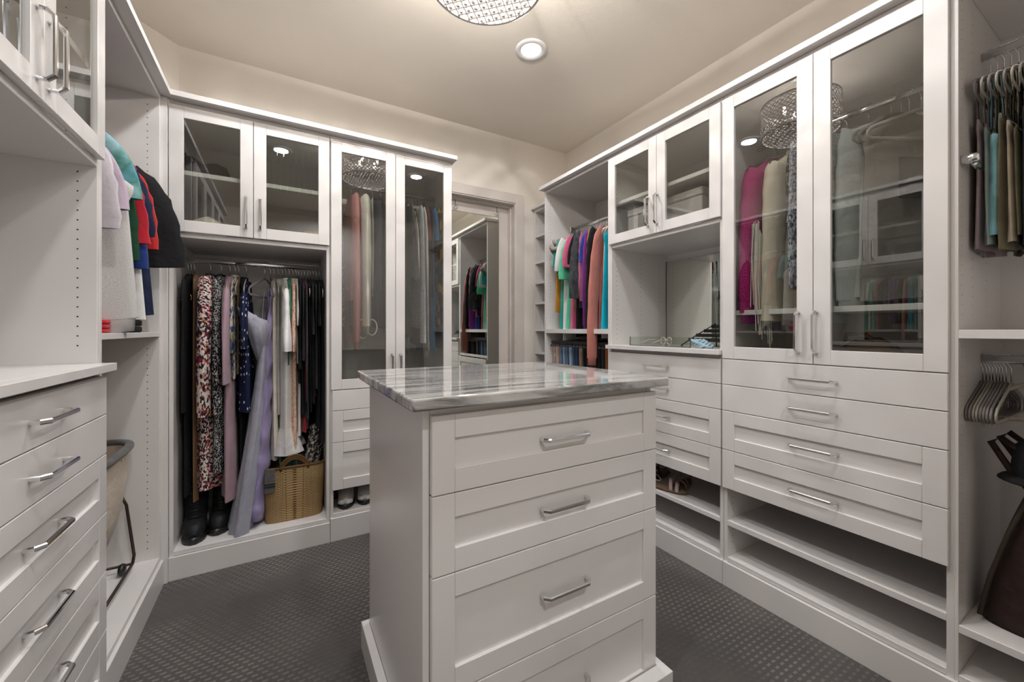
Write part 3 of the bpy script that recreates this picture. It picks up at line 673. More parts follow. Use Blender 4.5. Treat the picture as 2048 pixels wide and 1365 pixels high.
def ruched(label, x):
    g = thing('ruched_dress', label, 'dress', U8(x), 90); m = cl('lavender', (.25, .21, .36), rough=.55, bump=.1); n = 36; rings = []
    for i in range(70):
        s = i / 69; z = -.16 - 1.34 * s; hx = .10 + .09 * s ** .7 - .02 * s; cy = .0 + .075 * s ** 1.6
        sc = .5 + .5 * sin(s * 60)
        rings.append([(-.03 - .03 * s + hx * cos(a) * (1 + .05 * sc * s), cy + (.012 + .05 * s * (1 - .25 * s)) * sin(a) * (1 + .16 * sc) + .006 * sin(s * 40 + 3 * a), z + .028 * s * cos(2 * a) * sc - .03 * cos(a) * s) for a in [2 * pi * j / n for j in range(n)]])
    MB().loft(rings, False, True).build('dress_body', m, g, smooth=True); hanger('hanger inside the long lavender ruched dress', U8(x), 90, VELVETD)
ruched('long lavender dress with draped ruching touching the cabinet floor', -.055)
G('slip_dress', 'plain cream slip dress right of the lavender dress', 'dress', U8(-.036), 90, cl('ivory', (.6, .56, .47)), 1.05, .15, .016, neck=.05, drop=.16, zt=-.1, hang=VELVET, collar=False)
G('midi_dress', 'soft grey sleeveless dress behind the cream slip dress', 'dress', U8(-.014), 90, cl('dovegrey', (.36, .34, .33)), .8, .14, .01, hang=VELVETG, collar=False)
G('dress_olive', 'pale olive long dress edge beside the cream slip dress', 'dress', U8(.000), 90, cl('olive_pale', (.3, .32, .22)), 1.1, .13, .008, collar=False)
G('cami', 'mustard yellow camisole top showing at the hanger neck', 'camisole', U8(.008), 90, cl('mustard', (.5, .3, .03)), .4, .1, .006, neck=.02, drop=.06, collar=False, hang=VELVET)
G('ruffled_dress', 'white linen dress with flared sleeve and ruffled hem', 'dress', U8(.026), 90, white, .88, .185, .03, 'short', .36, r=(.07, .1), out=-.0, A=.006, fl_end=.05, ruffle=(.15, .1), hang=VELVET, drop=.09, sides=(-1,))
G('trimmed_jersey_shirt', 'green trimmed white top behind the ruffled white dress', 'top', U8(.045), 90, cl('emerald', (.01, .16, .1)), .52, .18, .008, 'short', .36, r=(.06, .06), out=-.01, hang=VELVET)
G('floral_dress', 'peach floral dress right of the white ruffled dress', 'dress', U8(.064), 90, floralp, 1.02, .175, .018, 'short', .4, r=(.06, .065), out=.0, hang=VELVET)
G('gauze_jersey_shirt', 'pale grey short sleeve top between peach and black clothes', 'top', U8(.083), 90, heather, .5, .18, .008, 'short', .25, hang=VELVETG)
G('white_long_jersey_shirt', 'long white top with only its lower edge showing below black clothes', 'top', U8(.098), 90, white, .95, .15, .012, collar=False)
G('red_long_jersey_shirt', 'bright red top with only its hem showing below black clothes', 'top', U8(.124), 90, cl('red2', (.32, .006, .02)), .93, .16, .012, collar=False)
bl = [(.096, .62, 'long', .5), (.112, .8, 'short', .45), (.13, .84, 'long', .7), (.147, .8, None, 0), (.163, .75, 'short', .3), (.18, .7, 'long', .62), (.197, .9, 'short', .25), (.217, 1.0, None, 0)]
for i, (x, L, sl, ls) in enumerate(bl):
    G('black_garment', 'black garment on the corner rod, %s of the black group' % ORD[i], 'top' if L < .8 else 'dress', U8(x), 90, (black, black2, char)[i % 3] if i != 5 else black2, L, .19, .0095, sl, ls or None, out=.0, hang=VELVET if i > 2 else VELVETD, hanglabel='hanger of the %s black garment on the corner rod' % ORD[i], group='black clothes on the corner rod', r=(.08, .06))
G('black_gown', 'long black gown behind the wicker basket', 'dress', (.13, BY + .42, 1.645), 90, black, 1.25, .09, .06, A=.01, collar=False)
G('emerald_gown', 'long emerald skirt showing left of the wicker basket', 'skirt', U8(.03), 90, cl('emerald2', (.003, .09, .065)), 1.28, .13, .035, A=.012, collar=False)

# --- back wall, tall glass doors (rod Z 2.215)
def U9(x): return (x, BY + .28, 2.215)
G('graphic_tshirt', 'mauve printed t-shirt behind the left tall glass door', 't-shirt', U9(.322), 78, printt, .86, .2, .03, 'short', hang=VELVETD)
G('quilted_jacket', 'pink quilted jacket with teal and red patches', 'jacket', U9(.405), 90, pinkq, .7, .2, .03, 'long', .92, cuff=True, r=(.08, .06), out=.02, hang=VELVET)
def hoodie():
    g = G('hooded_sweatshirt', 'off white hoodie with a hanging drawstring', 'hoodie', U9(.462), 90, offw, .8, .2, .04, 'long', .82, cuff=True, r=(.085, .07), out=.02, hang=VELVET, hem=True)
    mb = MB()
    for k, (L, y) in enumerate(((.12, .02), (.1, -.035))):
        mb.tube([(-.23 + .02 * cos(a) * 0, y + .03 * sin(a), -.9 - L / 2 + L / 2 * cos(a)) for a in [2 * pi * i / 16 for i in range(16)]], .004, 6, True)
    mb.build('drawstring', white, g, smooth=True)
hoodie()
G('sage_shirt', 'sage green shirt right of the white hoodie', 'shirt', U9(.502), 90, cl('sage', (.3, .34, .26)), .66, .19, .01, 'long', hang=VELVET)
G('varsity_jacket', 'navy jacket with yellow sleeve stripes behind glass', 'jacket', U9(.545), 90, navy, .84, .2, .03, 'long', .6, r=(.085, .07), hang=VELVETD)
for z, nm in ((-.27, 1), (-.31, 2)):
    pass
G('dark_sweater', 'charcoal sweater right of the navy jacket behind glass', 'sweater', U9(.60), 90, char, .86, .2, .022, 'long', .8, hang=VELVETD)
G('dark_jacket', 'black jacket at the middle of the tall glass cabinet', 'jacket', U9(.655), 90, black2, .86, .2, .022, 'long', .75, hang=VELVETD)
G('black_shirt', 'black shirt leftmost behind the right tall glass door', 'shirt', U9(.705), 90, black, .84, .2, .02, 'long', .6, hang=VELVETG)
G('green_black_shirt', 'dark green shirt behind the right tall glass door', 'shirt', U9(.75), 90, cl('darkgreen', (.018, .035, .025)), .92, .2, .02, 'short', .5, hang=VELVETD)
G('white_strap_jersey_shirt', 'white top with a looping strap behind the right tall door', 'top', U9(.792), 90, white, .5, .17, .006, 'long', .5, r=(.025, .05), out=.05, hang=VELVETD, sides=(-1,))
G('snake_print_blouse', 'grey snake print blouse behind the right tall door', 'blouse', U9(.822), 90, greyprint, .86, .2, .014, 'long', .93, r=(.07, .06), out=.03, hang=VELVET)
G('grey_sweatshirt', 'heather grey sweatshirt beside the snake print blouse', 'sweatshirt', U9(.848), 90, heather, .8, .19, .014, 'long', .98, r=(.06, .06), out=.04, cuff=True, hang=VELVET)
G('maroon_jersey_shirt', 'maroon top between grey sweatshirt and navy shirt', 'top', U9(.868), 90, cl('maroon', (.14, .02, .02)), .98, .19, .01, 'short', hang=VELVET)
G('navy_shirt', 'navy long shirt behind the right tall glass door', 'shirt', U9(.893), 90, navy, .86, .2, .014, 'long', .6, hang=VELVETD)
G('blue_shirt', 'bright blue shirt showing at the bottom of the right tall door', 'shirt', U9(.92), 90, cl('blue', (.01, .14, .32)), 1.02, .19, .02, 'short', hang=VELVETD)
G('plaid_shirt', 'yellow and black plaid shirt behind the right tall door', 'shirt', U9(.955), 90, plaid, .85, .2, .02, 'long', .72, out=.03, hang=VELVETD)
G('black_vest', 'black vest rightmost behind the right tall glass door', 'vest', U9(.985), 90, black, .8, .17, .01, hang=VELVETD, collar=False)
# --- far right hanging unit (rod X 2.15, Z 2.105)
def U2(y): return (RX + .265, y, 2.105)
def bunch():
    g = thing('bunched_scarf', 'bunched taupe scarf looped around a hanger at the far panel', 'scarf', U2(2.61)); m = cl('taupe', (.3, .26, .23)); rng = random.Random(5)
    for k in range(7):
        c = (-.19 + rng.uniform(-.04, .04), rng.uniform(-.02, .02), -.19 + rng.uniform(-.06, .05)); a0 = rng.uniform(0, 3)
        MB().tube([(c[0] + .055 * cos(a) * cos(a0), c[1] + .03 * sin(a), c[2] + .055 * cos(a) * sin(a0) + .012 * sin(3 * a)) for a in [2 * pi * i / 16 for i in range(16)]], .016, 7, True).build('fold', m, g, smooth=True)
    hanger('hanger holding the bunched taupe scarf', U2(2.61), 0, VELVETG)
bunch()
G('taupe_jersey_shirt', 'taupe sleeveless top below the bunched scarf', 'top', U2(2.63), 0, cl('taupe2', (.36, .29, .25)), .56, .2, .01, collar=False)
G('mustard_jersey_shirt', 'mustard orange top beside the far panel', 'top', U2(2.615), 0, cl('mustard2', (.42, .2, .025)), .62, .22, .012, hang=VELVET)
G('teal_jersey_shirt', 'teal top behind the white t-shirt', 'top', U2(2.588), 0, cl('teal', (.02, .3, .26)), .76, .19, .009, 'short', hang=VELVET)
G('white_tshirt', 'white short sleeve t-shirt, nearest the far panel', 't-shirt', U2(2.545), 0, white, .85, .2, .018, 'short', .27, hang=VELVET)
G('mint_jersey_shirt', 'mint green top with ruched sleeve', 'top', U2(2.49), 0, cl('mint', (.1, .5, .3)), .78, .2, .016, 'short', .34, r=(.05, .07), hang=VELVET)
G('pink_jersey_shirt', 'hot pink top beside the mint green top', 'top', U2(2.45), 0, cl('pink', (.62, .12, .25)), .78, .2, .012, 'short', .25, hang=VELVET)
G('brown_jersey_shirt', 'brown sleeveless top behind the black t-shirt', 'top', U2(2.42), 0, cl('brown2', (.2, .1, .05)), .62, .19, .01, hang=VELVET)
G('black_tshirt', 'black t-shirt left of the dark denim jacket', 't-shirt', U2(2.385), 0, black, .82, .2, .016, 'short', hang=VELVET)
G('denim_jacket', 'washed charcoal denim jacket among bright tops', 'jacket', U2(2.33), 0, denimj, .6, .205, .028, 'long', .5, r=(.085, .08), out=.03, hang=VELVET)
G('rose_jersey_shirt', 'rose pink top peeking under the denim jacket', 'top', U2(2.295), 0, cl('rose', (.45, .14, .26)), .62, .2, .01, 'long', .52, hang=VELVET)
G('blue_jersey_shirt', 'royal blue top left of the purple sweater', 'top', U2(2.265), 0, cl('royal', (.03, .06, .33)), .8, .19, .01, 'short', hang=VELVET)
G('purple_sweater', 'purple long sleeve sweater among bright tops', 'sweater', U2(2.235), 0, cl('purple', (.17, .03, .2)), .78, .2, .016, 'long', .7, cuff=True, out=.02, hang=VELVET)
G('gold_jersey_shirt', 'thin gold top between purple and black sweaters', 'top', U2(2.205), 0, cl('gold', (.4, .24, .05)), .82, .2, .007, 'long', .5, hang=VELVET)
G('black_sweater', 'black long sleeve sweater right of the purple sweater', 'sweater', U2(2.175), 0, black, .82, .21, .018, 'long', .72, out=.03, hang=VELVETD)
G('rose_sweater', 'dusty rose sweater whose sleeve hangs past the shelf', 'sweater', U2(2.128), 0, cl('dustyrose', (.45, .17, .14)), .8, .2, .016, 'long', .93, cuff=True, out=.07, r=(.06, .045), hang=VELVET, sides=(-1,))
G('white_jersey_shirt', 'thin white top between rose sweater and turquoise top', 'top', U2(2.095), 0, white, .82, .2, .008, hang=VELVET)
G('turquoise_jersey_shirt', 'bright turquoise tank top beside the niche panel', 'top', U2(2.062), 0, cl('turquoise', (.0, .36, .5)), .77, .225, .02, flare=1.12, drop=.1, zt=-.1, hang=VELVET, collar=False, A=.003)
G('grey_jersey', 'pale grey top right of the turquoise top', 'top', U2(2.03), 0, heather, .86, .18, .01, hang=VELVET)
# --- tall doors (rod Z 2.19)
def U4(y): return (RX + .265, y, 2.19)
G('fleece_sweater', 'magenta fleece sweater behind the left tall right-hand door', 'sweater', U4(1.07), -6, fluffy, .72, .175, .055, 'long', .70, cuff=True, r=(.075, .07), out=.01, drop=.085, zt=-.095, cm=cl('magenta', (.33, .02, .2)), hang=VELVETD)
def fringe():
    g = G('fringed_jacket', 'cream suede jacket with long sleeve fringe', 'jacket', U4(.975), -4, cream, .8, .175, .05, 'long', .74, r=(.075, .065), out=.01, drop=.085, zt=-.095, hang=VELVETD)
    mb = MB(); rng = random.Random(3)
    for i in range(60):
        s = i / 59; x = -.16 - .055 * sin(pi * min(1, s * 1.3)) + rng.uniform(-.012, .012); y = .06 * (1 - s) + rng.uniform(-.008, .008) + .005; z = -.42 - .12 * s
        L = .3 + .16 * (s ** .8) + rng.uniform(-.06, .04) + (.1 if i % 7 == 0 else 0)
        mb.tube([(x - .03, y, z), (x - .033, y + .004, z - L * .5), (x - .03 + rng.uniform(-.006, .006), y + rng.uniform(-.01, .01), z - L)], .0022, 4)
    stuff(mb.build('fringe', offw, g))
fringe()
G('snake_trim_scarf', 'black and white snake print scarf edge beside the cream jacket', 'scarf', U4(.925), 0, snake, .5, .17, .007, 'long', .34, out=-.01, r=(.05, .04), collar=False)
G('tweed_jacket', 'blue grey checked tweed jacket behind the left tall door', 'jacket', U4(.88), 0, bwtweed, .66, .2, .028, 'long', .64, out=-.01, r=(.085, .075), hang=VELVETD)
G('black_blazer', 'black blazer behind the door stile', 'blazer', U4(.825), 0, black2, .76, .2, .02, 'long', .6, hang=VELVETD)
G('brown_cardigan', 'dark brown cardigan left of the grey knit sweaters', 'cardigan', U4(.775), -6, cl('darkbrown', (.07, .058, .05)), .76, .19, .025, 'long', .5, out=-.03, hang=VELVETD)
G('cable_sweater', 'grey cable knit sweater behind the right tall door', 'sweater', U4(.70), -16, cable, .76, .19, .028, 'long', .74, cuff=True, r=(.075, .07), out=.0, hang=VELVET)
G('pale_sweatshirt', 'pale grey sweatshirt right of the cable knit sweater', 'sweatshirt', U4(.628), -24, cl('palegrey', (.4, .42, .42)), .72, .19, .028, 'long', .7, cuff=True, r=(.075, .065), out=-.005, hang=VELVET)
G('dark_tshirt', 'dark brown t-shirt behind the taupe shirt', 't-shirt', U4(.598), -26, cl('umber', (.075, .065, .055)), .6, .17, .014, None, hang=VELVETG)
def patch_tee():
    g = G('taupe_tshirt', 'taupe t-shirt with a large black square print', 't-shirt', U4(.575), -28, cl('taupe3', (.2, .187, .17)), .72, .19, .016, None, hang=VELVETG, collar=False, neck=.08, drop=.075, zt=-.1)
    MB().box(-.075, .12, -.034, -.030, -.43, -.27).build('square_print', black, g)
patch_tee()
hanger('empty beige velvet hanger foremost behind the right tall door', U4(.54), -31, VELVET, name='empty_hanger')
# --- near right unit
def U5(y, z=2.215): return (RX + .265, y, z)
tk = [('mauve', (.27, .21, .22)), ('sage', (.22, .27, .25)), ('aqua', (.15, .3, .32)), ('olive', (.12, .1, .055)), ('tan', (.28, .22, .15)), ('dark olive', (.07, .065, .035)), ('black', (.015, .015, .018)), ('brown', (.12, .09, .05)), ('khaki', (.15, .13, .07)), ('grey green', (.1, .12, .1))]
for i, (nm, col) in enumerate(tk):
    y = .366 - .0155 * i
    tank('%s tank top hanging at the right edge, %s on its rod' % (nm, ORD[i]), U5(y), 0, cl('tank_' + nm.replace(' ', '_'), col), .58 - .05 * (i % 3), .17, .011 if i != 2 else .02, hang=VELVET if i % 2 else VELVETG, low=.24 + .03 * (i % 3), group='tank tops on the near right rod', hanglabel='velvet hanger of the %s tank top at the right edge' % nm)
for i, y in enumerate((.384, .376, .368, .361, .353, .346, .339, .331, .32)):
    hanger('empty velvet hanger on the lower right rod, %s' % ORD[i], U5(y, 1.149), 0, VELVET if i in (2, 3, 8) else VELVETG, 'empty hangers on the lower right rod', name='empty_hanger')
hanger('empty beige hanger turned across the lower right rod, nearest the bag', U5(.29, 1.149), -40, VELVET, name='empty_hanger')
# --- left wall hanging unit (rod X -.79, Z 2.085)
def U7(y): return (LX - .28, y, 2.085)
G('lilac_blouse', 'pale lilac blouse nearest the drawer cabinet', 'blouse', U7(1.9), 180, cl('lilac_white', (.5, .46, .5)), .6, .2, .02, 'short', .36, r=(.07, .075), out=.01, hang=VELVETG)
G('lavender_shirt', 'lavender short sleeve shirt over a grey sweatshirt', 'shirt', U7(1.985), 180, cl('lavender2', (.4, .33, .4)), .55, .2, .028, 'short', .24, r=(.075, .08), out=.005, zt=-.12, hang=VELVETG)
G('heather_sweatshirt', 'heather grey sweatshirt hanging above the folded red cloth', 'sweatshirt', (LX - .25, 2.03, 2.085), 180, heather, .63, .275, .03, hang=None, hem=True, A=.004, collar=False, zt=-.16, drop=.13)
G('black_long_shirt', 'black shirt behind the heather grey sweatshirt', 'shirt', U7(2.09), 180, black, .68, .27, .012, None, zt=-.15, drop=.12, hang=VELVETD)
G('tie_dye_shirt', 'blue and green tie dye shirt above the lavender shirt', 't-shirt', U7(2.075), 180, tiedye, .45, .2, .026, 'short', .24, out=.035, zt=-.055, hang=VELVETD)
G('green_shirt', 'shiny dark green shirt below the lavender sleeve', 'shirt', U7(2.105), 180, cl('forest', (.008, .045, .022)), .5, .21, .016, 'short', .44, r=(.065, .06), out=.015, hang=VELVETD)
G('red_shirt', 'red shirt left of the navy striped shirt', 'shirt', U7(2.175), 180, cl('red', (.36, .01, .022)), .5, .205, .018, 'short', .36, out=.03, hang=VELVETD)
G('pale_polo', 'white long polo shirt hanging between blue shirts', 'polo shirt', U7(2.215), 180, white, .65, .285, .022, hang=VELVETD, A=.004, collar=False, zt=-.15, drop=.12)
G('navy_polo', 'navy polo shirt between two red shirts', 'polo shirt', U7(2.24), 180, navy, .5, .21, .014, 'short', .32, out=.03, hang=VELVETD)
G('royal_shirt', 'royal blue shirt below the navy polo sleeve', 'shirt', U7(2.2), 180, cl('royal2', (.012, .035, .17)), .5, .22, .014, 'short', .46, r=(.06, .06), out=.01, hang=VELVETD)
G('crimson_shirt', 'crimson shirt right of the navy polo', 'shirt', U7(2.31), 180, cl('crimson', (.42, .018, .02)), .5, .21, .018, 'short', .36, out=.03, r=(.075, .06), hang=VELVET)
G('long_navy_shirt', 'long navy shirt beside the black jacket', 'shirt', U7(2.36), 180, navy, .63, .28, .018, None, hang=VELVET, A=.003, collar=False, zt=-.14, drop=.12)
G('black_jacket', 'black jacket with a wide sleeve sticking out toward the dresses', 'jacket', U7(2.43), 180, black, .5, .215, .03, 'short', .42, r=(.09, .085), out=.075, hang=VELVET)

# ------------------------------------------------------------------ shoes, bags, boxes and small things
def foot(mb, L, W, h_heel, h_mid, h_toe, z0=0, toe=.5, n=16, M=14, sole=False):
    """foot shape pointing to -Y, heel at y = L/2; cross-sections are D shapes"""
    rings = []
    for i in range(M + 1):
        s = i / M; y = L / 2 - s * L
        wd = W * (.62 + .38 * math.sin(pi * min(1, max(0, (s - .1) / .95))) ) * min(1, (s / .06 + .45)) * (1 if s < .82 else math.sqrt(max(.03, 1 - ((s - .82) / .19) ** 2)))
        h = (h_heel + (h_mid - h_heel) * min(1, s / .35)) if s < .35 else h_mid + (h_toe - h_mid) * ((s - .35) / .65) ** .8
        if sole: h = h_heel
        else: h *= (1 if s < .9 else math.sqrt(max(.1, 1 - ((s - .9) / .11) ** 2)))
        rings.append([(wd / 2 * math.copysign(abs(cos(a)) ** .7, cos(a)), y, z0 + (max(0, sin(a)) ** .75 * h if sin(a) > 0 else 0)) for a in [2 * pi * j / n for j in range(n)]])
    return mb.loft(rings, True, True)
def boot(label, pos, rz, shaft=.36):
    b = thing('snow_boot', label, 'boot', pos, rz, 'black boots on the corner cabinet floor'); lea = cl('boot_black', (.012, .012, .013), rough=.5)
    foot(MB(), .3, .115, .035, .035, .035, sole=True).build('sole', BLACKM, b, smooth=True)
    foot(MB(), .285, .108, .13, .11, .05, .03).build('upper', lea, b, smooth=True)
    rings = []
    for i in range(15):
        s = i / 14; z = .08 + (shaft - .08) * s; k = 1 + .03 * sin(s * 26)
        rings.append([((.05 + .012 * s) * k * cos(a), .065 + (.072 + .008 * s) * k * sin(a) - .03 * (1 - s) ** 2 * (sin(a) < 0), z) for a in [2 * pi * j / 20 for j in range(20)]])
    rings.append([(p[0] * .85, .065 + (p[1] - .065) * .85, p[2] - .03) for p in rings[-1]])
    MB().loft(rings, False, True).build('shaft', lea, b, smooth=True)
    for i in range(7):
        z = .105 + .03 * i; y = -.045 + .035 * min(1, i / 2.5) - .008
        MB().tube([(-.03, y + .004, z), (0, y - .006, z + .006), (.03, y + .004, z)], .0035, 5).build('lace', BLACKM, b, smooth=True)
boot('left black lace up snow boot beside the cabinet panel', (-.404, 2.745, .1405), 4)
boot('right black snow boot beneath the mauve cardigan', (-.29, 2.80, .1405), -6, .34)
def basket():
    c = (.068, 2.755, .1405)
    t = thing('wicker_basket', 'woven wicker basket with arched handle on the corner cabinet floor', 'basket', c); N_ = 150; rows = 46
    wk = patt('wicker', 'weave', [(0, (.46, .32, .16)), (.45, (.36, .23, .1)), (1, (.1, .055, .02))], 80, 80, 'LINEAR', rough=.6, bump=-.8)
    def ring(hx, hy, z, k, par):
        p = []
        for j in range(N_):
            a = 2 * pi * j / N_; x = hx * math.copysign(abs(cos(a)) ** .38, cos(a)); y = hy * math.copysign(abs(sin(a)) ** .38, sin(a))
            d = k * (1 if (j // 2 + par) % 2 else -1); l = math.hypot(cos(a), sin(a)); p.append((x + d * cos(a), y + d * sin(a), z))
        return p
    rings = []; uvs = []
    H = .3
    for i in range(rows * 2 + 1):
        s = i / (rows * 2); rings.append(ring(.148 + .016 * s, .105 + .013 * s, H * s + .012 * (s ** 3), .0026 if i % 2 else .0004, (i // 2) % 2)); uvs.append([(j / N_ * 1.0, H * s) for j in range(N_ + 1)])
    MB().loft(rings, True, False, uvs).build('woven_wall', wk, t, smooth=True)
    inner = [[(x * .955, y * .94, z) for x, y, z in r] for r in (rings[-1], rings[0])]
    MB().loft(inner).build('inner_wall', wk, t, smooth=True)
    rim = [((.164) * math.copysign(abs(cos(a)) ** .38, cos(a)), .118 * math.copysign(abs(sin(a)) ** .38, sin(a)), H + .014) for a in [2 * pi * j / 80 for j in range(80)]]
    MB().tube(rim, .008, 8, True).build('rim', wk, t, smooth=True)
    for y in (-.118, .118):
        pts = [(-.075 + .15 * k / 20, y, H + .008 + .062 * sin(pi * k / 20) ** .8) for k in range(21)]
        mb = MB()
        for dz in (-.011, 0, .011): mb.tube([(p[0] * (1 + dz * 3), p[1], p[2] + dz) for p in pts], .0062, 7)
        mb.build('handle', wk, t, smooth=True)
    st = MB().box(-.148, -.098, -.1335, -.1275, .19, H + .02).build('strap', cl('strap_grey', (.09, .09, .088)), t)
    for z in (.222, .236): MB().box(-.15, -.096, -.137, -.1336, z, z + .005).build('strap_band', BLACKM, st)
    for k, (x, tilt) in enumerate(((.075, .10), (.115, .09))):
        b = thing('snake_print_boot', '%s snake print boot leaning out of the wicker basket' % ('left' if k == 0 else 'right'), 'boot', (c[0] + x - .05, c[1] - .05 + .05 * k, .16)); rings = []
        foot(MB(), .08, .05, .03, .05, .03).build('foot', snake, b, smooth=True)
        for i in range(16):
            s = i / 15; rings.append([(tilt * s + (.024 + .014 * s) * cos(a), .045 + (.03 + .012 * s) * sin(a), .02 + (.49 - .05 * k) * s + .012 * cos(a)) for a in [2 * pi * j / 16 for j in range(16)]])
        MB().loft(rings, True, True, [[(j / 16 * .2, i * .03) for j in range(17)] for i in range(16)]).build('shaft', snake, b, smooth=True)
basket()
def sneaker(label, pos, rz, um, solem, group=None):
    t = thing('sneaker', label, 'shoe', pos, rz, group)
    foot(MB(), .285, .104, .03, .03, .03, sole=True).build('sole', solem, t, smooth=True)
    foot(MB(), .272, .095, .1, .095, .045, .026).build('upper', um, t, smooth=True)
    foot(MB(), .10, .09, .03, .035, .024, .028).build('toe_cap', white, t, smooth=True, loc=(0, -.086, 0))
    for i in range(5): MB().tube([(-.03, -.03 + .02 * i, .088 + .007 * i), (0, -.034 + .02 * i, .098 + .008 * i), (.03, -.03 + .02 * i, .088 + .007 * i)], .004, 5).build('lace', white, t, smooth=True)
knit = patt('knit_white_grey', 'voronoi', [(0, (.1, .1, .1)), (.35, (.6, .59, .57))], 160, 160)
knit2 = cl('shoe_white', (.55, .52, .48))
sneaker('white and grey knit sneaker in the cubby under the narrow drawers', (.36, 2.735, .1605), -10, knit2, BLACKM)
sneaker('pale sneaker right of the knit sneaker, half behind the island', (.478, 2.74, .1605), -12, knit2, BLACKM)
sneaker('dark red shoe at the shaded left side of the cubby', (.306, 2.93, .1605), 0, cl('shoe_red', (.12, .01, .015)), BLACKM)
def heel(label, pos, rz):
    t = thing('high_heel', label, 'shoe', pos, rz); MB().tube([(0, .09, .075), (0, .1, .0)], .006, 6).build('heel', BLACKM, t, smooth=True)
    MB().tube([(0, .1, .08), (0, .04, .06), (0, -.03, .02), (0, -.12, .01)], [.028, .026, .036, .012], 8, ry=.006, up=(1, 0, 0)).build('shoe_body', BLACKM, t, smooth=True)
heel('black heeled shoe on a shoe shelf beside the door', (2.2, 2.84, 1.0415), -60)
t = thing('clutch_bag', 'tan clutch bag lying on a shoe shelf beside the door', 'bag', (2.2, 2.86, 1.2545))
MB().loft([[(.07 * cos(a) * k, .1 * sin(a) * k, z) for a in [2 * pi * j / 16 for j in range(16)]] for z, k in ((0, .9), (.012, 1), (.026, .95), (.036, .6))], True, True).build('bag_body', cl('tan_bag', (.28, .18, .11)), t, smooth=True)
MB().box(-.02, .02, -.03, .03, .033, .039).build('flap', cl('tan_bag', (0, 0, 0)), t, bevel=.003)
def sandal(label, pos, rz, m, tip=0):
    t = thing('sandal', label, 'sandal', pos, rz); foot(MB(), .24, .08, .014, .014, .014, sole=True).build('sole', cl('sandal_sole', (.16, .1, .06)), t, smooth=True)
    for y, h in ((-.065, .045), (-.03, .06)): MB().tube([(.037 * cos(a), y + .012 * cos(a), .006 + h * sin(a)) for a in [pi * i / 12 for i in range(13)]], .010, 6, ry=.002, up=(0, 1, 0)).build('strap', m, t, smooth=True)
    MB().tube([(.032 * cos(a), .07 + .035 * sin(a), .05 + .014 * sin(a)) for a in [2 * pi * i / 20 for i in range(20)]], .0032, 6, True).build('ankle_strap', m, t, smooth=True)
    if tip: t.rotation_euler[1] = R(tip)
tan_s = cl('sandal_tan', (.3, .19, .11)); pinkc = cl('sandal_pink', (.42, .32, .3))
sandal('tan strappy sandal on the low shelf right of the island', (2.06, 1.535, .3255), -70, tan_s)
sandal('pale pink sandal at the low shelf edge right of the island', (1.945, 1.56, .3255), 15, pinkc)
sandal('dark sandal half hidden behind the island on the low shelf', (2.06, 1.72, .3255), -85, cl('sandal_dark', (.05, .04, .04)))
# hamper
def hamper():
    t = thing('laundry_hamper', 'beige canvas laundry hamper on a brown wire frame with wheels', 'hamper', (-.79, 2.255, .145)); can = cl('canvas', (.56, .47, .37), var=.06)
    HX, HY = .205, .26; n = 40
    def ring(k, z, hx=HX, hy=HY): return [(hx * k * math.copysign(abs(cos(a)) ** .45, cos(a)), hy * k * math.copysign(abs(sin(a)) ** .45, sin(a)), z) for a in [2 * pi * j / n for j in range(n)]]
    rings = [ring(.98, .575), ring(.97, .45), ring(.88, .3), ring(.66, .14)]
    MB().loft(rings, False, True).build('canvas_bag', can, t, smooth=True); MB().loft([[(x * .97, y * .97, z) for x, y, z in r] for r in rings[:3]]).build('lining', can, t, smooth=True)
    MB().tube(ring(1.0, .582), .0165, 10, True).build('padded_rim', cl('rim_grey', (.11, .105, .105)), t, smooth=True)
    for sy in (-1, 1):
        for sx in (-1, 1):
            MB().tube([(sx * .165, sy * .2, .34), (sx * .175, sy * .215, .3), (sx * .2, sy * .222, .06), (sx * .2, sy * .2, .03)], .006, 8).build('leg', BRONZE, t, smooth=True)
            MB().lathe([(0, -.01), (.022, -.01), (.026, 0), (.022, .01), (0, .01)], (sx * .2 * .86, sy * .17, .027), 16, 'x').build('wheel', BLACKM, t, smooth=True)
        MB().tube([(-.2, sy * .2, .03), (.2, sy * .2, .03)], .006, 8).build('cross_bar', BRONZE, t, smooth=True)
    for sx in (-1, 1): MB().tube([(sx * .2, -.2, .03), (sx * .2, .2, .03)], .006, 8).build('side_bar', BRONZE, t, smooth=True)
    for j in (0, n // 2, 5, n // 2 - 5, n - 5, n // 2 + 5):
        p = ring(1.06, .555)[j]; MB().lathe([(0, -.002), (.006, 0), (.004, .004), (0, .005)], p, 10).build('snap', CHROME, t, smooth=True)
    MB().tube([(HX * .955 + .001, -.02, .56), (HX * .86 + .003, -.02, .3), (HX * .74 + .003, -.02, .125)], .002, 4).build('seam', cl('canvas_seam', (.4, .3, .2)), t, smooth=True)
    # folded cloth under it
hamper()
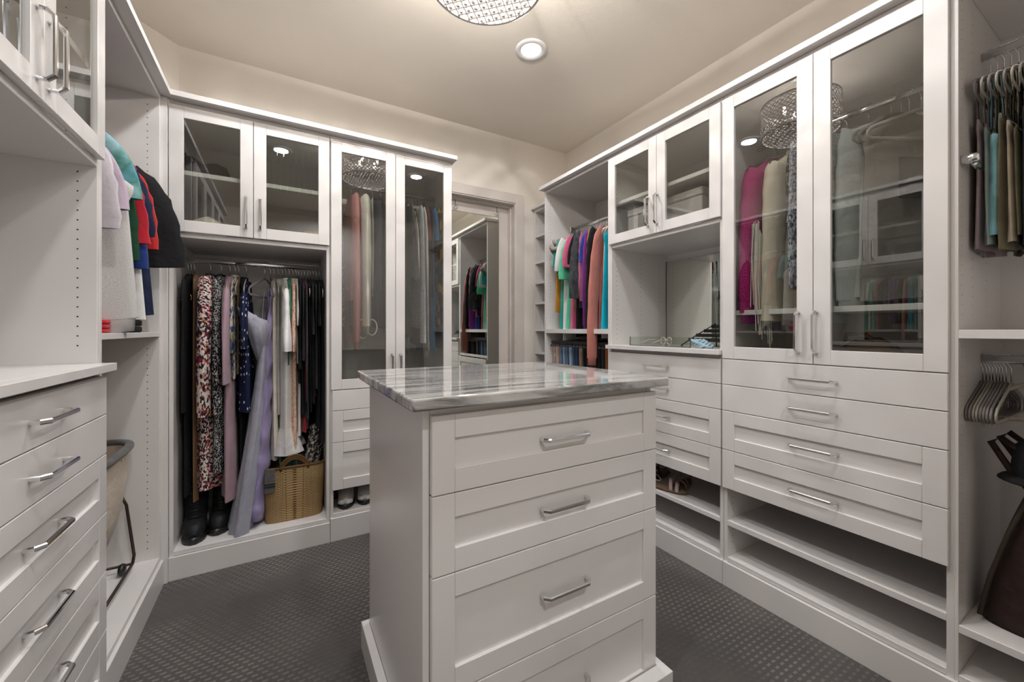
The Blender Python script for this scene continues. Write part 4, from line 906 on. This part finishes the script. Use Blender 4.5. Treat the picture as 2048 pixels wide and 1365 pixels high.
# folded clothes on the corner shelf
for i, (lb, nm, m, y0, y1, h) in enumerate((('red folded shirt on the corner shelf', 'folded_shirt', cl('red3', (.4, .01, .02)), 1.93, 2.05, .05), ('grey blue folded jeans right of the red shirt', 'folded_jeans', cl('denim1', (.05, .08, .14)), 2.06, 2.15, .075), ('navy folded jeans on the corner shelf', 'folded_jeans', cl('denim2', (.02, .035, .08)), 2.16, 2.25, .08), ('black folded trousers at the right of the corner shelf', 'folded_trousers', black, 2.265, 2.43, .085))):
    t = thing(nm, lb, 'folded clothes', (LX - .17, (y0 + y1) / 2, 1.2385)); hy = (y1 - y0) / 2
    for k in range(3):
        z0, z1 = h * k / 3, h * (k + 1) / 3 - .002
        MB().loft([[(.14 * c * math.copysign(abs(cos(a)) ** .5, cos(a)), hy * c * math.copysign(abs(sin(a)) ** .5, sin(a)), z) for a in [2 * pi * j / 20 for j in range(20)]] for z, c in ((z0, .96), (z0 + .004, 1), (z1 - .004, 1), (z1, .96))], True, True).build('fold', m, t, smooth=True)
# linen boxes
lin = patt('linen_grey', 'noise', [(.3, (.34, .31, .3)), (.7, (.5, .47, .46))], 260, 30, 'LINEAR', bump=.15)
lin = cloth('linen_weave', (.42, .39, .385), .9, .12, .5, 260)
for lb, y0, y1, h, x in (('grey linen storage box behind the left glass upper beside the niche', 1.64, 1.865, .215, 1.95), ('grey linen storage box behind the right glass upper, nearer the tall doors', 1.335, 1.575, .215, 1.95)):
    t = thing('storage_box', lb, 'box', (x + .15, (y0 + y1) / 2, 1.8075)); hy = (y1 - y0) / 2
    MB().box(-.15, .15, -hy, hy, 0, h - .045).build('box_body', lin, t, bevel=.006); MB().box(-.153, .153, -hy - .003, hy + .003, h - .044, h).build('lid', lin, t, bevel=.006)
# niche: clear tray, glasses, stand, scrunchies
t = thing('acrylic_tray', 'clear acrylic tray on the niche worktop', 'tray', (2.05, 1.6, 1.1515))
hx, hy, h = .13, .215, .055
MB().box(-hx, hx, -hy, hy, 0, .004).build('tray_base', ACRYL, t)
for a in ((-hx, -hx + .004, -hy, hy), (hx - .004, hx, -hy, hy), (-hx + .004, hx - .004, -hy, -hy + .004), (-hx + .004, hx - .004, hy - .004, hy)): MB().box(*a, .0041, h).build('tray_wall', ACRYL, t)
for k, yy in enumerate((-hy, hy)): MB().box(-hx - .0006, -hx + .0034, yy - .002, yy + .002, 0, h).build('corner_edge', plain('acrylic_edge', (.07, .075, .07), .3), t)
MB().box(-hx - .0012, -hx - .0002, -hy, hy, 0, .004).build('base_edge', MAT['acrylic_edge'], t)
g = thing('eyeglasses', 'clear rimmed eyeglasses lying in the acrylic tray', 'glasses', (2.07, 1.66, 1.157), 70); fm = plain('frame_pink', (.55, .45, .42), .2)
for sx in (-1, 1):
    MB().tube([(sx * .034 + .027 * cos(a), 0, .024 + .022 * sin(a)) for a in [2 * pi * i / 20 for i in range(20)]], .0022, 6, True).build('rim', fm, g, smooth=True)
    MB().tube([(sx * .062, 0, .03), (sx * .064, .08, .03), (sx * .06, .13, .012)], .002, 6).build('temple', fm, g, smooth=True)
MB().tube([(-.008, 0, .03), (0, 0, .034), (.008, 0, .03)], .002, 6).build('bridge', fm, g, smooth=True)
t = thing('tiered_stand', 'black tiered display stand in the niche beside the tall doors', 'stand', (2.15, 1.36, 1.1515))
for k in range(4): MB().box(-.06 + .05 * k, -.008 + .05 * k, -.14, .16 - .016 * k, .03 + .026 * k, .036 + .026 * k).build('tier', BLACKM, t); MB().box(-.06 + .05 * k, -.058 + .05 * k, -.14, .16 - .016 * k, .036 + .026 * k, .05 + .026 * k).build('tier_lip', BLACKM, t)
for y in (-.138, .158): MB().tube([(-.075, y + .04 * (y > 0), .004), (-.02, y, .052), (.11, y - .06 * (y > 0), .135), (.12, y - .06 * (y > 0), .0)], .004, 6).build('side_bar', BLACKM, t, smooth=True)
rng = random.Random(4)
t = thing('scrunchie', 'bundle of pale blue scrunchies in front of the tiered stand', 'hair tie', (1.955, 1.335, 1.1515)); sc = cl('paleblue', (.3, .42, .5))
for k in range(5):
    r0 = .03 + .006 * rng.random(); MB().tube([(rng.uniform(-.002, .002) + r0 * cos(a), -.02 + .012 * k + r0 * sin(a), .010 + .007 * k + .005 * sin(4 * a + k)) for a in [2 * pi * i / 24 for i in range(24)]], .007, 7, True).build('loop', sc, t, smooth=True)
# brown bag in the tall cabinet, tote and hat in the near right unit
t = thing('woven_bag', 'brown woven bag lying low behind the right tall door', 'bag', (2.13, .70, 1.1125))
wv = patt('brown_weave', 'noise', [(.35, (.11, .06, .03)), (.65, (.22, .13, .065))], 10, 120, 'LINEAR'); n = 24
rings = [[(.1 * k * cos(a), .1 * k * math.copysign(abs(sin(a)) ** .7, sin(a)) - .01, z + .012 * sin(2 * a)) for a in [2 * pi * j / n for j in range(n)]] for z, k in ((0, .95), (.02, 1.08), (.05, 1.05), (.075, .85), (.095, .5))]
MB().loft(rings, True, True, [[(j / n * .6, i * .03) for j in range(n + 1)] for i in range(5)]).build('bag_body', wv, t, smooth=True)
MB().tube([(-.05, -.05, .085), (-.08, -.02, .12), (-.08, .04, .12), (-.05, .06, .085)], .008, 7).build('handle', wv, t, smooth=True)
def tote():
    t = thing('leather_tote', 'dark brown leather tote slouching on the low shelf at the right edge', 'bag', (2.09, .205, .3005)); lea = cloth('dark_leather', (.028, .016, .013), .42, .2, .25, 120); n = 28
    rings = []
    for i in range(13):
        s = i / 12; z = .44 * s; hx = .115 * (1 - .35 * s); hy = .165 - .10 * s ** 1.5
        rings.append([(hx * math.copysign(abs(cos(a)) ** .5, cos(a)) + .02 * s, hy * math.copysign(abs(sin(a)) ** .5, sin(a)) + .006 * s * sin(5 * a), z) for a in [2 * pi * j / n for j in range(n)]])
    MB().loft(rings, True, True).build('bag_body', lea, t, smooth=True)
    for sx in (-1, 1): MB().tube([(sx * .06 + .02, .05, .42), (sx * .07 + .01, .1, .5), (sx * .06, .14, .58), (sx * .06, .12, .6), (sx * .055, .03, .52), (sx * .05 + .02, -.03, .42)], .009, 6, ry=.004).build('strap', lea, t, smooth=True)
    MB().tube([(-.115, .155, .02), (-.1, .135, .15), (-.08, .1, .3), (-.06, .06, .43)], .006, 6).build('piping', cl('piping', (.045, .035, .024)), t, smooth=True)
    MB().lathe([(0, 0), (.012, 0), (.012, .004), (0, .005)], (-.06, .05, .43), 12, 'x').build('strap_ring', CHROME, t, smooth=True)
tote()
t = thing('black_hat', 'black felt hat hanging below the empty hangers at the right edge', 'hat', (2.06, .225, .79), 0)
MB().lathe([(0, .12), (.05, .115), (.075, .09), (.082, .04), (.086, .0), (.07, -.03), (0, -.035)], n=24).build('crown', black, t, smooth=True)
MB().lathe([(.08, .0), (.105, -.012), (.112, -.02), (.104, -.022), (.08, -.008)], n=28).build('brim', black, t, smooth=True)
MB().tube([(0, 0, .118), (0, 0, .30), (.0, .012, .345)], .003, 5).build('hanging_cord', BLACKM, t, smooth=True)
# hats in the corner glass uppers
def cap(label, pos, rz, m, s=1):
    t = thing('baseball_cap', label, 'cap', pos, rz); n = 24
    MB().loft([[(s * .085 * k * cos(a), s * .095 * k * sin(a), s * z) for a in [2 * pi * j / n for j in range(n)]] for z, k in ((0, 1), (.04, .98), (.08, .8), (.1, .5), (.108, .06))], True, True).build('crown', m, t, smooth=True)
    MB().loft([[(s * .085 * cos(a) * k, -s * (.02 + .095 * k * sin(a)) - (k - 1) * .1, s * z) for a in [pi * j / 12 for j in range(13)]] for k, z in ((.9, .012), (1.15, .008), (1.35, -.0), (1.34, .004), (1.1, .014), (.9, .018))], closed=False).build('visor', m, t, smooth=True)
    MB().lathe([(0, 0), (.008, 0), (.006, .005), (0, .006)], (0, 0, s * .106), 10).build('button', m, t, smooth=True)
UZ = 1.7425
cap('dark cap rightmost but one behind the right corner glass upper', (.085, 2.8, UZ), 20, navy)
cap('black cap left of the navy cap behind the right corner glass upper', (-.02, 2.76, UZ), -30, black2)
cap('mustard yellow cap at the right end of the lower upper-cabinet shelf', (.165, 2.74, UZ), 10, cl('mustard3', (.36, .19, .03)), 1.05)
cap('black cap at the left panel behind the cream hat', (-.38, 2.9, UZ), 40, black)
cap('blue patterned cap right of the cream hat', (-.215, 2.74, UZ), 60, patt('blue_print', 'noise', [(.45, (.01, .03, .05)), (.52, (.08, .25, .35)), (.6, (.02, .03, .04))], 60, 60), .85)
t = thing('cream_hat', 'cream bucket hat with a pale brim behind the left corner glass upper', 'hat', (-.345, 2.735, UZ))
MB().loft([[(.09 * k * cos(a), .09 * k * sin(a), z + .006 * sin(3 * a)) for a in [2 * pi * j / 28 for j in range(28)]] for z, k in ((.0, .95), (.03, 1.05), (.07, 1.0), (.1, .8), (.118, .4), (.122, .05))], True, True).build('crown', cl('cream2', (.55, .5, .42)), t, smooth=True)
MB().loft([[(.05 + .105 * k * cos(a), .06 + .03 * sin(a) * k, .06 + .075 * k * sin(a)) for a in [2 * pi * j / 28 for j in range(28)]] for k in (.6, .95, 1.0, .93, .6)]).build('brim', cl('cream2', (0, 0, 0)), t, smooth=True)
t = thing('black_bag', 'black soft bag with a pointed corner on the upper shelf of the corner cabinet', 'bag', (-.37, 2.79, 2.0635)); n = 28
MB().loft([[(.12 * k * cos(a) , .07 * k * sin(a), z + (.06 * max(0, -cos(a)) ** 8 + .03 * max(0, cos(a))) * zz) for a in [2 * pi * j / n for j in range(n)]] for z, k, zz in ((0, 1, 0), (.04, 1.02, .3), (.08, .85, .9), (.1, .5, .8), (.1, .05, .2))], True, True).build('bag_body', black, t, smooth=True)
MB().tube([(-.09, 0, .1), (-.1, -.02, .14), (-.085, -.02, .15), (-.06, 0, .1)], .006, 6).build('handle', black, t, smooth=True)
# trouser rack and trousers
t = thing('trouser_rack', 'black pull-out trouser rack under the far right hanging shelf', 'rack', (2.14, 2.34, 1.15))
for x in (-.2, .2): MB().box(x - .008, x + .008, -.345, .345, -.012, .012).build('rack_rail', BLACKM, t)
rows = [2.655, 2.615, 2.57, 2.53, 2.49, 2.45, 2.41, 2.37, 2.33, 2.29, 2.25, 2.21, 2.17, 2.13, 2.09, 2.05]
cols = [('beige floral', patt('beige_print', 'voronoi', [(0, (.5, .4, .34)), (.5, (.3, .2, .17)), (.8, (.55, .47, .4))], 90, 90)), ('pale pink', cl('palepink', (.42, .31, .28))), ('washed blue', cl('denim3', (.1, .15, .23))), ('light blue', cl('denim4', (.18, .25, .34))), ('mid blue', cl('denim5', (.06, .1, .17))), ('pale denim', cl('denim6', (.22, .29, .36))), ('deep blue', cl('denim7', (.03, .05, .1))), ('indigo', cl('denim8', (.02, .035, .075))), ('tan', cl('tan3', (.25, .17, .11))), ('black', black), ('soft black', black2), ('charcoal', char), ('dark brown', cl('darkbrown2', (.05, .03, .02))), ('jet black', black), ('faded black', black2), ('rust brown', cl('rust', (.22, .07, .02)))]
for i, (y, (nm, m)) in enumerate(zip(rows, cols)):
    MB().tube([(-.235, y - 2.34, -.03), (.2, y - 2.34, -.03)], .005, 6).build('rack_arm', BLACKM, t, smooth=True)
    j = thing('trousers', '%s trousers folded over the trouser rack, %s on it' % (nm, ORD[i] if i < 12 else ('thirteenth', 'fourteenth', 'fifteenth', 'rightmost')[i - 12]), 'trousers', (2.12, y, 1.118), 0, 'trousers on the pull-out rack')
    rng = random.Random(i); ph = rng.uniform(0, 6); rings = []
    for k in range(9):
        s = k / 8; rings.append([(-.02 + (.17 - .02 * s) * math.copysign(abs(cos(a)) ** .4, cos(a)), (.008 + .010 * min(1, s * 4)) * sin(a) + .005 * sin(18 * cos(a) + ph) * s, .012 - .45 * s) for a in [2 * pi * q / 24 for q in range(24)]])
    MB().loft(rings, True, True, [[(q / 24 * .7, k * .05) for q in range(25)] for k in range(9)]).build('trouser_leg', m, j, smooth=True)
    MB().tube([(-.215, 0, .01), (-.19, 0, .016), (-.17, 0, .012)], .004, 5).build('waist_clip', BLACKM, j, smooth=True)
